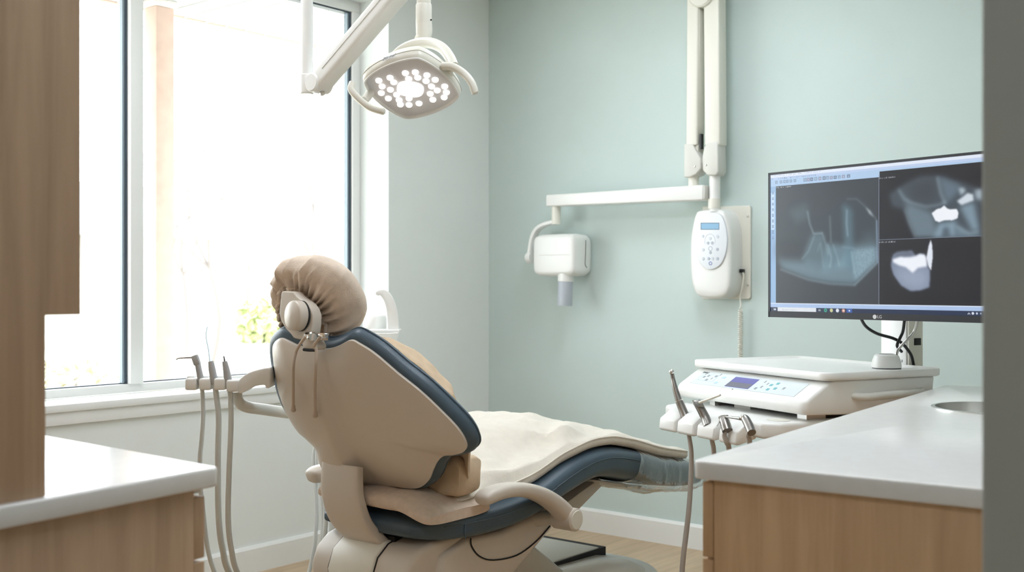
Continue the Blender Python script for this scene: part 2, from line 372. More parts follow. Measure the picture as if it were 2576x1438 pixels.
# ================================================================== DENTAL CHAIR (long axis parallel to the window wall)
XC = -2.26
REC = math.radians(29)
BP = V((XC, 2.20, .62)); BN = V((0, math.cos(REC), math.sin(REC))); BU = V((0, -math.sin(REC), math.cos(REC))); BS = V((1, 0, 0))
def bpt(s, t, n): return BP + BS * s + BU * t + BN * n
def bst(px, py):
    q = onP(px, py, BP, BN) - BP; return (q.dot(BS), q.dot(BU))
chair = thing('dental_chair', (XC, 2.75, 0), 'reclined dental chair with warm white shell and slate blue upholstery, seen from behind', 'dental chair')
Z1 = lambda l: [bst(660 + x / 1.758, 620 + y / 1.758) for x, y in l]
out_px = [(225, 452), (290, 452), (335, 440), (390, 414), (430, 430), (500, 475), (600, 560), (700, 640), (800, 735), (870, 810), (903, 872), (892, 905), (845, 920), (803, 925), (775, 950), (755, 990), (738, 1030), (708, 1058), (668, 1068), (600, 1062), (530, 1052),
          (430, 1046), (350, 1030), (292, 985), (268, 940), (250, 885), (200, 835), (150, 790), (100, 710), (72, 630), (58, 560), (46, 460), (55, 422), (80, 406), (110, 415), (165, 440)]
outl = crs([V((a, b, 0)) for a, b in Z1(out_px)], 5, True)
NO = len(outl); cen = V((.02, .26, 0))
def offset_loop(L, d):
    n = len(L); o = []
    for i in range(n):
        t = (L[(i + 2) % n] - L[i - 2]).normalized(); o.append(L[i] + V((t.y, -t.x, 0)) * d)
    return o
if sum((outl[i].x * outl[(i + 1) % NO].y - outl[(i + 1) % NO].x * outl[i].y) for i in range(NO)) < 0: SG = -1
else: SG = 1
def off(d): return offset_loop(outl, d * SG)
def ridge(s, t):
    lc, rc = lerp(-.17, -.29, t / .5), lerp(-.02, .02, t / .5)
    return sstep(lc - .01, lc + .035, s) * (1 - sstep(rc - .015, rc + .032, s))
def shell_depth(s, t, r):
    d = .036 * (1 - r ** 2.6) + .028 * ridge(s, t) * (1 - r ** 6)
    d += .018 * (1 - sstep(0, .22, t)) * ridge(s, t) * (1 - r ** 4)
    return d
rings = []
for k in range(27):
    r = 1 - (k / 26) ** 1.15
    r = max(r, .002); L = []
    for p in outl:
        q = cen + (p - cen) * r; L.append(bpt(q.x, q.y, -.002 - shell_depth(q.x, q.y, r)))
    rings.append(L)
rim = [[bpt(p.x, p.y, .012) for p in off(-.004)], [bpt(p.x, p.y, .004) for p in off(0.0)]]
mk('backrest_shell', loft(rim + rings, False, True), M['shell'], chair, ang=60)
# upholstered front of the backrest
prof = [(-.006, .002), (.006, .007), (.013, .015), (.016, .027), (.013, .041), (.004, .053), (-.015, .060)]
def offl(d): return [V((p.x - .014 * sstep(.05, -.2, p.x) if False else p.x - .016 * (1 - sstep(-.22, -.08, p.x)), p.y, 0)) for p in off(d)]
cl = [[bpt(p.x, p.y, .0) for p in off(-.03)]] + [[bpt(p.x, p.y, n) for p in offl(d)] for d, n in prof]
base = offl(-.015)
for k in range(1, 10):
    r = 1 - k / 9.0; r = max(r, .004)
    cl.append([bpt((cen + (p - cen) * r).x, (cen + (p - cen) * r).y, .060 + .018 * (1 - r * r) - .01 * math.exp(-((cen + (p - cen) * r).x / .06) ** 2)) for p in base])
bc = mk('backrest_cushion', loft(cl, True, True), M['vinyl'], chair, ang=70)
mk('piping', tube([bpt(p.x, p.y, .040) for p in offl(.0142)] + [bpt(offl(.0142)[0].x, offl(.0142)[0].y, .040)], .0022, 6, caps=False), M['vinyl'], bc)
# back support strap from the shell down to the housing
sx = onX(909, 1190, XC).x - .015
pth = crs([(sx - .018, 2.096, .708), (sx - .012, 2.089, .67), (sx - .005, 2.087, .62), (sx + .005, 2.106, .555), (sx + .02, 2.15, .50), (sx + .03, 2.19, .465)], 6)
P = [V(p) for p in pth]
K = len(P); L = []
for i, p in enumerate(P):
    t = (P[min(i + 1, K - 1)] - P[max(i - 1, 0)]).normalized(); nn = V((1, 0, 0)).cross(t).normalized()
    L.append([p + V((1, 0, 0)) * a + nn * b for a, b in sq(.072 + .008 * i / K, .017, 32, 6)])
mk('back_support', loft(L), M['shell'], chair, ang=55)
# seat and leg rest: side profile -> rounded sections
XS = -2.235
SY = [2.13, 2.16, 2.24, 2.34, 2.45, 2.55, 2.63, 2.70, 2.80, 2.90, 3.00, 3.14, 3.30, 3.50, 3.62, 3.665]
ST = [.560, .582, .590, .590, .594, .606, .626, .648, .676, .692, .690, .662, .618, .580, .556, .535]
SB = [.530, .512, .506, .505, .508, .520, .536, .552, .574, .588, .580, .548, .508, .474, .466, .480]
SWD = [.17, .215, .245, .262, .264, .264, .262, .258, .255, .252, .250, .246, .242, .236, .225, .19]
def seat_top(y): return interp(SY, ST, y)
def seat_sections(y0, y1, step=.02, grow=0.0):
    ys = [y0 + (y1 - y0) * i / max(2, int((y1 - y0) / step)) for i in range(max(2, int((y1 - y0) / step)) + 1)]; L = []
    pts = []
    for y in ys:
        t, b, w = interp(SY, ST, y), interp(SY, SB, y), interp(SY, SWD, y); pts.append((V((XS, y, (t + b) / 2)), w + grow, (t - b) / 2 + grow))
    K = len(pts)
    for i in range(K):
        t = (pts[min(i + 1, K - 1)][0] - pts[max(i - 1, 0)][0]).normalized(); nn = V((1, 0, 0)).cross(t).normalized()
        L.append([pts[i][0] + V((1, 0, 0)) * a + nn * b for a, b in sq(pts[i][1], pts[i][2], 48, 4.5)])
    return L
def smooth_lists():
    global SY, ST, SB, SWD
    ny = [2.13 + i * (3.665 - 2.13) / 60 for i in range(61)]
    def sm(A):
        v = [interp(SY, A, y) for y in ny]
        for _ in range(4): v = [v[0]] + [(v[i - 1] + 2 * v[i] + v[i + 1]) / 4 for i in range(1, 60)] + [v[60]]
        return v
    a, b, c = sm(ST), sm(SB), sm(SWD); SY, ST, SB, SWD = ny, a, b, c
smooth_lists()
sc_ = mk('seat_cushion', loft(seat_sections(2.13, 2.66)), M['vinyl'], chair, ang=75)
lr = mk('leg_rest', loft(seat_sections(2.66, 3.665)), M['vinyl'], chair, ang=75)
def edge_line(y0, y1, fz, dx=0.0):
    pts = []
    for i in range(41):
        y = lerp(y0, y1, i / 40); t, b, w = interp(SY, ST, y), interp(SY, SB, y), interp(SY, SWD, y)
        pts.append((XS + w + .0012 + dx, y, lerp(b, t, fz)))
    return pts
mk('seam', tube(edge_line(2.2, 2.66, .62), .0016, 6), M['vinyl'], sc_)
mk('seam', tube(edge_line(2.66, 3.15, .64), .0016, 6), M['vinyl'], lr)
yy = 2.262; w_ = interp(SY, SWD, yy)
mk('seam', tube([(XS + w_ + .001, yy, interp(SY, SB, yy) + .012), (XS + w_ + .002, yy - .004, .545), (XS + w_ - .004, yy + .01, .572)], .0018, 6, 4), M['vinyl'], sc_)
# clear protective film over the toe end
fl = []
for i, l in enumerate(seat_sections(3.13, 3.69, .02, .006)):
    c = sum(l, V()) / len(l); nl = []
    for p in l:
        q = p.copy()
        if q.z < c.z: q.z -= .016 * (1 + nz(q, 14)) * min(1, i / 3)
        q += (q - c).normalized() * .005 * nz(q, 22); nl.append(q)
    fl.append(nl)
mk('toe_cover', loft(fl, False, True), M['wrap'], chair, ang=50)
mk('leg_support', prism([onX(x, y, -2.08) for x, y in ((1428, 1262), (1512, 1200), (1516, 1222), (1447, 1292), (1412, 1300))], (-.34, 0, 0)), M['shell_d'], chair, bevel=.006)
mk('leg_rest_rail', prism([onX(x, y, -2.06) for x, y in ((1506, 1208), (1618, 1222), (1608, 1231), (1510, 1219))], (-.30, 0, 0)), M['white_g'], chair, bevel=.002)
# arm rests (mirrored pair)
def arm(sgn):
    cxx = XC + sgn * .315; ya = 2.275 if sgn > 0 else 2.225; kt = 1 if sgn > 0 else 1.3
    pth = crs([(cxx, ya, .622), (cxx, ya + .035, .632), (cxx, 2.38, .636), (cxx, 2.46, .626), (cxx, 2.54, .600), (cxx, 2.61, .563), (cxx, 2.655, .528), (cxx, 2.672, .505)], 6)
    K = len(pth); L = []
    for i, p in enumerate(pth):
        t = (pth[min(i + 1, K - 1)] - pth[max(i - 1, 0)]).normalized(); nn = V((1, 0, 0)).cross(t).normalized(); u = i / (K - 1)
        hh = interp([0, .04, .12, .4, .7, 1], [.009, .016, .020, .020, .025, .030], u); hw = interp([0, .04, .1, 1], [.016, .026, .030, .031], u)
        L.append([p + V((1, 0, 0)) * a + nn * b for a, b in sq(hw, hh * lerp(kt, 1, u), 28, 2.8)])
    a = mk('armrest', loft(L), M['shell'], chair, ang=60)
    c = V((cxx, 2.668, .512)); e = V((sgn, 0, 0))
    mk('pivot_cap', lathe([(.001, -.036), (.034, -.036), (.034, .034), (.031, .037), (.030, .0375)], c, e, 36), M['shell'], a, ang=30)
    mk('pivot_disc', lathe([(.001, .030), (.0285, .030), (.0285, .0385), (.027, .040), (.001, .040)], c, e, 36), M['white_w'], a, ang=30)
    mk('hinge', cyl(c - e * .03, V((XC + sgn * .2, 2.63, .50)), .022, 20), M['shell_d'], a)
arm(1); arm(-1)
# seat pan under the cushion
pan = [onX(x, y, -2.03) for x, y in ((1176, 1352), (1262, 1337), (1365, 1287), (1402, 1306), (1392, 1330), (1345, 1385), (1290, 1450), (1240, 1520), (1090, 1520), (1110, 1400))]
mk('seat_pan', prism(pan, (-.46, 0, 0)), M['shell'], chair, bevel=.018, seg=4)
flap = crs([onX(x, y, -2.028) for x, y in ((1184, 1353), (1187, 1374), (1206, 1398), (1240, 1408), (1300, 1396), (1350, 1360), (1384, 1322))], 5)
mk('pan_groove', tube(flap, .0022, 6), M['dark'], chair)
# rear housing where the back support enters
hp = [(2.36, .515), (2.20, .512), (2.145, .498), (2.105, .468), (2.085, .42), (2.09, .37), (2.13, .32), (2.36, .30)]
def hous(x0, x1, grow=0): return prism([V((x0, a - grow * .7, b + (grow if b > .45 else 0))) for a, b in hp], (x1 - x0, 0, 0))
mk('rear_housing', hous(XC - .155, XC + .215), M['shell'], chair, bevel=.016, seg=4)
hx0, hx1 = XC - .075, XC + .095
mk('housing_panel', prism([V((hx0, a, b)) for a, b in ((2.165, .507), (2.140, .502), (2.098, .472), (2.078, .42), (2.084, .365), (2.13, .36), (2.15, .45))], (hx1 - hx0, 0, 0)), M['white_w'], chair, bevel=.006, seg=3)
mk('housing_seam', prism([V((hx0 - .004, a, b)) for a, b in ((2.1995, .5135), (2.1443, .4995), (2.1038, .469), (2.0835, .42), (2.0885, .37), (2.13, .36), (2.15, .45))], (hx1 - hx0 + .008, 0, 0)), M['dark'], chair)
mk('housing_slot', box(hx0 - .004, hx1 + .012, 2.16, 2.215, .500, .516), M['dark'], chair)
# lift column, base
mk('lift_arm', prism([V((XC - .12, a, b)) for a, b in ((2.25, .36), (2.75, .40), (3.10, .16), (2.95, .10), (2.5, .16))], (.24, 0, 0)), M['shell_d'], chair, bevel=.02, seg=3)
bl = []
for y, w, zt_, zb in ((2.15, .20, .10, .015), (2.3, .225, .17, .0), (2.6, .235, .235, 0), (3.0, .235, .258, 0), (3.25, .23, .25, 0), (3.42, .215, .215, 0), (3.52, .18, .15, 0), (3.56, .13, .07, .01)):
    bl.append([V((XC - .03 + a, y, (zt_ + zb) / 2 + b)) for a, b in sq(w, (zt_ - zb) / 2, 40, 3.6)])
mk('base', loft(bl), M['white_g'], chair, ang=60)
lid = [onX(x, y, XC) for x, y in ((1340, 1352), (1385, 1345), (1497, 1377), (1480, 1412), (1462, 1450), (1300, 1452))]
ly = onZ(1497, 1380, .262).y
mk('base_lid', box(XC - .245, XC + .015, 2.62, ly, .20, .272), M['shell_d'], chair, bevel=.006)
mk('lid_gap', cat(box(XC - .255, XC + .020, 2.60, ly + .032, .19, .2685)), M['dark'], chair)
hump = [[V((XC + .13 + a, y, .14 + b)) for a, b in sq(.085 * w, .135 * w, 30, 2.6)] for y, w in ((2.5, .3), (2.56, .75), (2.7, .95), (2.95, 1.0), (3.12, .97), (3.27, .8), (3.35, .55), (3.38, .2))]
mk('side_cover', loft(hump), M['shell_d'], chair, ang=60)
mk('base_plate', box(XC - .30, XC + .26, 2.0, 3.60, .0, .016), M['charcoal'], chair, bevel=.006)

# ---- headrest: bracket, knob, cushion
HC = onX(803, 744, -2.30)
NB = bpt(onP(782, 870, BP, BN).x - XC, .475, -.02)                # where the bracket leaves the shell
tilt = math.radians(36); HN = V((0, math.cos(tilt), math.sin(tilt))); HU = V((0, -math.sin(tilt), math.cos(tilt)))
kn = atD(734, 793, 2.895)
Z5 = lambda l, y: [onY(660 + (x if x < 440 else 440 + (x - 440) * .84) / 5.136, 620 + z / 5.136, y) for x, z in l]
yb0 = kn.y + .028
hb = mk('headrest_bracket', prism(Z5(((240, 592), (262, 572), (400, 585), (440, 640), (520, 690), (600, 735), (660, 805), (692, 885), (690, 1000), (676, 1090), (662, 1150), (600, 1200), (510, 1206), (400, 1182), (365, 1132), (300, 1062), (240, 960), (215, 850), (232, 700)), yb0), (0, .032, 0)), M['shell'], chair, bevel=.010, seg=4, ang=30)
mk('headrest_neck', prism(Z5(((512, 1180), (672, 1172), (706, 1200), (756, 1290), (738, 1340), (556, 1336), (518, 1270)), yb0 + .004), (0, .036, 0)), M['shell'], hb, bevel=.006, seg=3, ang=30)
mk('neck_gap', tube(Z5(((552, 1330), (640, 1338), (740, 1338)), yb0 + .004), .004, 8), M['dark'], hb)
kax = V((-.12, -1, .06)).normalized()
mk('knob_gap', lathe([(.001, -.03), (.0404, -.03), (.0404, -.025), (.001, -.025)], kn, kax, 40), M['dark'], hb)
mk('headrest_knob', lathe([(.001, -.03), (.0395, -.03), (.0395, -.006), (.0382, -.002), (.035, .0), (.001, .0035)], kn, kax, 40), M['shell'], hb, ang=40)
pv = atD(783, 846, 2.875)
mk('headrest_pivot', lathe([(.001, -.03), (.0125, -.03), (.0125, .012), (.010, .016), (.001, .016)], pv, V((.9, -.45, 0)), 24), M['chrome'], hb, ang=30)
cp = atD(815, 846, 2.89)
mk('headrest_clip', obox(cp, V((.80, .60, 0)), V((-.6, .8, 0)), V((0, 0, 1)), .014, .012, .010), M['chrome'], hb, bevel=.003)
AH, BH, CH = .146, .120, .074
def sup(v, e): return math.copysign(abs(v) ** e, v)
def hp_pt(phi, th, k=1.0):
    sp, cpn = math.sin(phi), math.cos(phi)
    return HC + V((1, 0, 0)) * (AH * k * sup(sp, .8) * sup(math.cos(th), .85)) + HU * (BH * k * sup(sp, .8) * sup(math.sin(th), .85)) + HN * (CH * k * sup(cpn, .9))
mk('headrest_cushion', loft([[hp_pt(max(.01, min(PI - .01, PI * i / 14)), 2 * PI * j / 36, .70) + HN * .022 for j in range(36)] for i in range(15)]), M['shell_d'], chair, ang=80)
# ---- cloth cover with gathered edge
HN2 = V((0, .94, .342)); HU2 = V((0, -.342, .94)); HP2 = HC - HN2 * .046
hem = [onP(x, y, HP2, HN2) - HP2 for x, y in ((704, 738), (710, 724), (724, 720), (744, 728), (764, 744), (781, 761), (797, 783), (813, 809), (828, 836), (838, 857), (812, 870), (770, 874), (732, 862), (710, 825), (702, 775))]
hem = crs(hem, 5, True); hcn = sum(hem, V()) / len(hem)
hst = sorted((math.atan2((p - hcn).dot(HU2), (p - hcn).x) % (2 * PI), p) for p in hem)
def hem_at(th):
    th %= 2 * PI
    for k in range(len(hst)):
        a0_, p0_ = hst[k - 1]; a1_, p1_ = hst[k]
        if k == 0: a0_ -= 2 * PI
        if a0_ <= th <= a1_: return HP2 + p0_.lerp(p1_, (th - a0_) / max(1e-6, a1_ - a0_))
    a0_, p0_ = hst[-1]; a1_, p1_ = hst[0]
    return HP2 + p0_.lerp(p1_, (th - a0_) / max(1e-6, a1_ + 2 * PI - a0_))
NT = 220; L = []; EDG = []
opc = (-.030, -.050); opr = (.095, .085)
for i in range(41):
    u = i / 40.0; row = []
    for j in range(NT):
        th = 2 * PI * j / NT
        if u < .5:
            p = hp_pt(max(.012, PI / 2 * u / .5), th, 1.0); w = sstep(.25, .5, u)
        else:
            v = (u - .5) / .5; a = hp_pt(PI / 2, th, 1.0)
            e = hem_at(th)
            bul = math.sin(PI * v) * min(.030, .28 * (a - e).length)
            p = a.lerp(e, v) - HN * (CH * .55 * math.sin(PI / 2 * min(1, v * 1.3)) * (1 - v) * 1.0) + (a - HC).normalized() * bul * .55; w = 1.0
        gather = sstep(.62, 1.0, u)
        n1 = nz((math.cos(th) * 3, math.sin(th) * 3, u * 1.2), 1.0); n2 = nz((math.cos(th) * 9, math.sin(th) * 9, u * 2.5 + 5), 1.0)
        d = (p - HC).normalized()
        p = p + d * (.006 * w * n1 + .005 * w * n2 * (.4 + gather)) - HN * (.0085 * gather * math.sin(th * 30 + 3 * n1))
        # long folds towards the upper left
        fold = max(0, math.cos(th - 2.0)) ** 2 * sstep(.3, .8, u)
        p = p + d * (.0085 * fold * (1 - 2 * abs(math.sin(th * 9 + 1.2 * n1)) ** .6))
        row.append(p)
        if i == 40: EDG.append(p.copy())
    L.append(row)
rin = [[p + HN * .012 + (HC - p).normalized() * .006 for p in L[-1]]]
hcov = mk('headrest_cover', loft(L + rin, True, False), M['cloth'], None, ang=80)
tag(hcov, 'taupe cloth cover with gathered elastic edge stretched over the headrest of the dental chair', 'cover')
mk('elastic_hem', tube([p - HN * .002 for p in EDG + [EDG[0]]], [.0046 + .0016 * math.sin(i * 2.4) for i in range(96)], 8, caps=False), M['cloth'], hcov)
for (pts, D0) in ((((762, 862), (755, 878), (749, 910), (748, 960), (748, 1012)), 2.77), (((800, 862), (806, 872), (805, 910), (803, 970), (803, 1026)), 2.75)):
    q = []
    for x, y in pts:
        p = onP(x, y, BP - BN * (.062 if y > 880 else .040), BN); q.append(p - BN * .016)
    st = atD(pts[0][0] + 8, pts[0][1] - 18, 2.83)
    c = mk('drawstring', tube([st] + q, .0040, 8, 6), M['cord'], hcov)
    e = q[-1]; dn = (q[-1] - q[-2]).normalized()
    mk('cord_stop', tube([e - dn * .004, e, e + dn * .012, e + dn * .017, e + dn * .019], [.0035, .0052, .0062, .0075, .006], 12), M['cord'], c)

# ---- quilt, towel and pad lying on the chair
def qedge(y): return XC + interp([2.2, 2.35, 2.55, 2.75, 2.9, 3.05, 3.25, 3.45], [.245, .240, .240, .246, .252, .254, .250, .240], y) + .010 * nz((y * 9, 1, 0))
NY, NX = 90, 70; G = []
y0q, y1q = 2.265, 3.50
def puff(y): return interp([2.2, 2.4, 2.6, 2.8, 2.95, 3.1, 3.3, 3.45], [.125, .135, .122, .092, .072, .064, .060, .058], y)
def quilt_p(u, v, under=False):
    y = lerp(y0q, y1q, v); xr = qedge(y); xl = XC - .258 + .010 * nz((y * 6, 9, 0)); x = lerp(xl, xr, u)
    y2 = y + .02 * nz((x * 6, 3, 0)) * sstep(.8, 1, v)
    e = min(1, min(u, 1 - u) * 9.0); ev = min(1, min(v * 8, (1 - v) * 22))
    rise = math.sqrt(max(0, 1 - (1 - e) ** 2)) * math.sqrt(max(0, 1 - (1 - ev) ** 2)) if e < 1 or ev < 1 else 1
    slope = sstep(0, .55, 1 - u) if True else 1
    th = .030 + (puff(y) - .030) * rise * (.22 + .78 * slope)
    f = .016 * nz((x * 7 + y * 3, y * 5 - x * 4, 2)) + .008 * nz((x * 17, y * 14, 7)) + .010 * math.exp(-((u - .8 + .25 * (v - .3)) / .05) ** 2) * sstep(.05, .2, v) * (1 - sstep(.4, .75, v)) * nz((y * 9, 4, 4)) * 2
    rum = .024 * (1 - abs(math.sin((x * .9 - y * .8) * 13 + 2.5 * nz((x * 4, y * 4, 6))))) ** 2 * sstep(.45, .85, u) * sstep(.02, .15, v) * (1 - sstep(.42, .6, v))
    fold = .012 * math.sin((x + y * .55) * 34 + 3 * nz((x * 5, y * 5, 1))) * math.exp(-((y - 2.86) / .14) ** 2) * sstep(.3, .7, u)
    zt = seat_top(y)
    wrp = max(0, abs(x - XS) - (interp(SY, SWD, y) - .05))
    zt -= 2.5 * wrp * wrp
    return V((x, y2, zt + .003 + th + (f + fold + rum) * rise))
top = [[quilt_p(j / NX, i / NY) for j in range(NX + 1)] for i in range(NY + 1)]
bd = [top[0][j] for j in range(NX)] + [top[i][NX] for i in range(NY)] + [top[NY][j] for j in range(NX, 0, -1)] + [top[i][0] for i in range(NY, 0, -1)]
g = sheet(top); vs, fs = list(g[0]), list(g[1])
idx = [j for j in range(NX)] + [i * (NX + 1) + NX for i in range(NY)] + [NY * (NX + 1) + j for j in range(NX, 0, -1)] + [i * (NX + 1) for i in range(NY, 0, -1)]
def skirt(drop, inset, prev):
    o = len(vs); c = V((XC, 2.9, .6)); r = []
    for k, p in enumerate(bd):
        dd = V((c.x - p.x, (c.y - p.y) * .3, 0)).normalized(); q = p + dd * inset + V((0, 0, -drop)); vs.append(q); r.append(o + k)
    n = len(bd)
    for k in range(n): fs.append((prev[k], prev[(k + 1) % n], r[(k + 1) % n], r[k]))
    return r
r1 = skirt(.006, -.006, idx); r2 = skirt(.020, -.006, r1); r3 = skirt(.030, .0, r2); r4 = skirt(.031, .02, r3)
q = mk('quilt', (vs, fs), M['cream'], None, ang=80)
tag(q, 'cream padded quilt spread over the seat and leg rest of the dental chair', 'quilt')
seam = [quilt_p(1, i / NY) + V((.005, 0, -.004)) for i in range(NY + 1)]
mk('piping', tube(seam, .003, 6), M['cream'], q)
# towel: hangs down the front of the backrest, bunches at the lumbar end
T = []
for i in range(61):
    v = i / 60; row = []
    t = lerp(.455, -.02, v)
    for j in range(61):
        u = j / 60
        sl = -.22; sr = interp([-.02, .05, .12, .2, .28, .34, .40, .455], [.255, .285, .325, .355, .325, .270, .205, .150], t)
        s = lerp(sl, sr, u)
        lum = (1 - sstep(.02, .2, t))
        ed = sstep(0, .08, 1 - u)
        bulge = interp([-.02, .1, .2, .28, .33, .38, .43, .455], [.04, .03, .03, .062, .086, .080, .052, .016], t)
        n = .080 + .012 * lum + bulge * (.35 + .65 * ed) * sstep(0, .25, u) + .010 * nz((s * 9, t * 9, 3)) + .007 * math.sin((s * .6 + t) * 60 + 4 * nz((s * 6, t * 6, 0))) * sstep(.25, .3, t) * sstep(.5, .8, u)
        row.append(bpt(s, t, n))
    T.append(row)
back = [[p - BN * .010 for p in r] for r in T]
def solid_sheet(A, B):
    h_, w_ = len(A), len(A[0]); a = sheet(A); b = sheet(B); vs, fs = cat(a, b); o = h_ * w_
    ix = [j for j in range(w_ - 1)] + [i * w_ + w_ - 1 for i in range(h_ - 1)] + [(h_ - 1) * w_ + j for j in range(w_ - 1, 0, -1)] + [i * w_ for i in range(h_ - 1, 0, -1)]
    n = len(ix); fs += [(ix[k], ix[(k + 1) % n], ix[(k + 1) % n] + o, ix[k] + o) for k in range(n)]
    return vs, fs
tw = mk('towel', solid_sheet(T, back), M['towel'], None, ang=80)
tag(tw, 'sand coloured cloth draped over the backrest front, folds showing past its right edge', 'cloth')
L = []
for i in range(31):
    u = i / 30; x = lerp(XC - .235, XC + .268, u); e = min(1, min(u, 1 - u) * 12 + .75)
    L.append([V((x, 2.285 + a + .012 * nz((x * 9, a * 30, b * 12)), .683 + b + (.009 * nz((x * 12, b * 20, 5)))) ) for a, b in sq(.050, .056 * e, 40, 3.4)])
# folded lower end of the cloth, between the backrest and the pad
mk('folded_end', loft(L), M['towel'], tw, ang=80)
L = []
for i in range(41):
    u = .5 - .5 * math.cos(PI * i / 40); x = lerp(XC - .150, XC + .278, u); e = max(.6 if u < .5 else .25, 1 - abs(2 * u - 1) ** 10) ** .5; z0 = .590 - .030 * sstep(.15, .285, abs(x - XC))
    L.append([V((x, 2.235 + a + .010 * nz((x * 6, a * 12, 3)), z0 + .0275 + b + .006 * nz((x * 14, a * 14, 8)) * (1 if b > 0 else .2))) for a, b in sq(.125, .027 * e, 40, 3.2)])
pd = mk('seat_pad', loft(L), M['cloth'], None, ang=80)
tag(pd, 'taupe cloth pad on the blue seat, squeezed below the lower edge of the backrest', 'pad')
# ================================================================== CEILING MOUNTED DENTAL LIGHT
pb = atD(772, 237, 3.35)
dl = thing('dental_light', (pb.x, pb.y, ZC), 'lit white dental light on a jointed arm hanging from the ceiling above the chair', 'dental light')
pz = atD(772, 188, 3.35).z
mk('ceiling_post', cyl(V((pb.x, pb.y, pz)), V((pb.x, pb.y, ZC)), .0182, 28), M['white'], dl)
mk('ceiling_plate', lathe([(.001, 0), (.06, 0), (.07, .012), (.07, .02), (.001, .02)], (pb.x, pb.y, ZC - .021), (0, 0, 1), 32), M['white'], dl)
mk('post_joint', lathe([(.001, 0), (.017, 0), (.0205, .003), (.0205, .057), (.0175, .060), (.001, .060)], pb, (0, 0, 1), 28), M['white'], dl)
a0, a1 = atD(806, 207, 3.31), atD(1066, -98, 3.06)
ad = (a1 - a0).normalized(); asd = ad.cross(UP).normalized(); aup = asd.cross(ad)
sec = lambda p, k=1: [p + asd * x * k + aup * y * k for x, y in sq(.030, .029, 32, 5)]
ar = mk('arm', loft([sec(a0 - ad * .030, .6), sec(a0 - ad * .022, .88), sec(a0 - ad * .004, 1), sec(a0 + ad * .06, 1), sec(a1, 1)]), M['white'], dl, ang=35)
for q in (-.0305, .0305): mk('groove', tube([a0 + ad * .05 + asd * q + aup * .004, a1 + asd * q + aup * .004], .0011, 6), M['white_g'], ar)
mk('joint_cover', lathe([(.001, -.034), (.024, -.034), (.028, -.030), (.028, .030), (.024, .034), (.001, .034)], a0 - ad * .006, asd, 32), M['white'], ar)
mk('bolt', cyl(a0 - ad * .012 - aup * .026, a0 - ad * .012 - aup * .036, .008, 14), M['steel'], ar)
PD = 3.06
pt = atD(1066, 0, PD)
def dp(px, py, d=PD): return atD(px, py, d)
z12, z62 = dp(1066, 11).z, dp(1066, 62).z
mk('drop_post', cyl(V((pt.x, pt.y, z12)), V((pt.x, pt.y, a1.z + .02)), .0195, 28), M['white_w'], dl)
mk('post_sleeve', lathe([(.001, z62), (.0215, z62), (.0222, z62 + .004), (.0222, z12 - .003), (.021, z12), (.001, z12)], (pt.x, pt.y, 0), (0, 0, 1), 28), M['white_w'], dl)
mk('swivel', tube([V((pt.x, pt.y, z62 + .002)), dp(1067, 78), dp(1065, 92), dp(1059, 102), dp(1056, 112)], [.0222, .0225, .0215, .0190, .015], 24, 4), M['white_w'], dl)
mk('screw', cyl(dp(1082, 50, PD - .008), dp(1085, 50, PD - .012), .0022, 10), M['black'], dl)
HD = 3.0
hc = atD(1036, 224, HD)
e1 = RT * .257 + UP * -.032 + FW * .045; e2 = RT * -.054 + UP * -.128 + FW * .217
ha, hbb = e1.length / 2, e2.length / 2
e1.normalize(); e2 = (e2 - e1 * e2.dot(e1)).normalized(); hn = e1.cross(e2)
if hn.dot(FW) > 0: hn = -hn
def dia(k, n, p=1.42, N=72):
    return [hc + e1 * (ha * k * sup(math.cos(t), 2 / p)) + e2 * (hbb * k * sup(math.sin(t), 2 / p)) + hn * n for t in [2 * PI * i / N for i in range(N)]]
lh = mk('lamp_head', loft([dia(.93, -.006), dia(.955, .0), dia(.985, -.002), dia(1.01, -.012), dia(1.02, -.026), dia(1.0, -.036), dia(.95, -.044), dia(.82, -.058), dia(.6, -.070), dia(.3, -.078), dia(.01, -.080)]), M['white_w'], dl, ang=50)
mk('reflector', loft([dia(.945, -.0045), dia(.5, -.0045), dia(.01, -.0045)], False, True), M['ledoff'], lh)
mk('head_seam', tube(dia(1.021, -.022) + [dia(1.021, -.022)[0]], .0010, 6, caps=False), M['white_g'], lh)
M['led'] = emit('led_lens', (255, 252, 248), 1.15)
for x, y in ((1020, 980), (1155, 945), (1060, 1050), (1200, 1000), (1050, 1130), (1160, 1090), (1135, 1195), (1235, 1150), (1265, 1215), (1280, 1268), (1385, 1272), (1385, 1195), (1505, 1255), (1340, 890), (1460, 880), (1380, 960), (1490, 945), (1600, 915), (1590, 985), (1700, 970), (1655, 1050), (1725, 1098), (1815, 1050), (1640, 1138), (1835, 1122), (1672, 1210), (1808, 1182)):
    p = onP(740 + x / 4.794, y / 4.794, hc, hn) - hn * .003
    mk('led', lathe([(.0092, -.001), (.0092, .002), (.008, .0042), (.004, .0052), (.001, .0055)], p, hn, 10), M['led'], lh)
p = onP(740 + 1400 / 4.794, 1085 / 4.794, hc, hn) - hn * .003
cn = loft([[p + e1 * (a * k) + e2 * (b * k) + hn * h for a, b in sq(.036, .030, 32, 2.6)] for k, h in ((1.0, -.001), (1.0, .002), (.92, .0035), (.6, .0045), (.02, .005))])
mk('centre_lens', cn, M['led'], lh)
mk('lens_cover', loft([dia(.95, -.001), dia(.94, .0025), dia(.5, .004), dia(.01, .0042)], False, True), M['lens'], lh)
mk('lens_rim', tube(dia(.965, .001) + [dia(.965, .001)[0]], .0028, 8, caps=False), M['white'], lh)
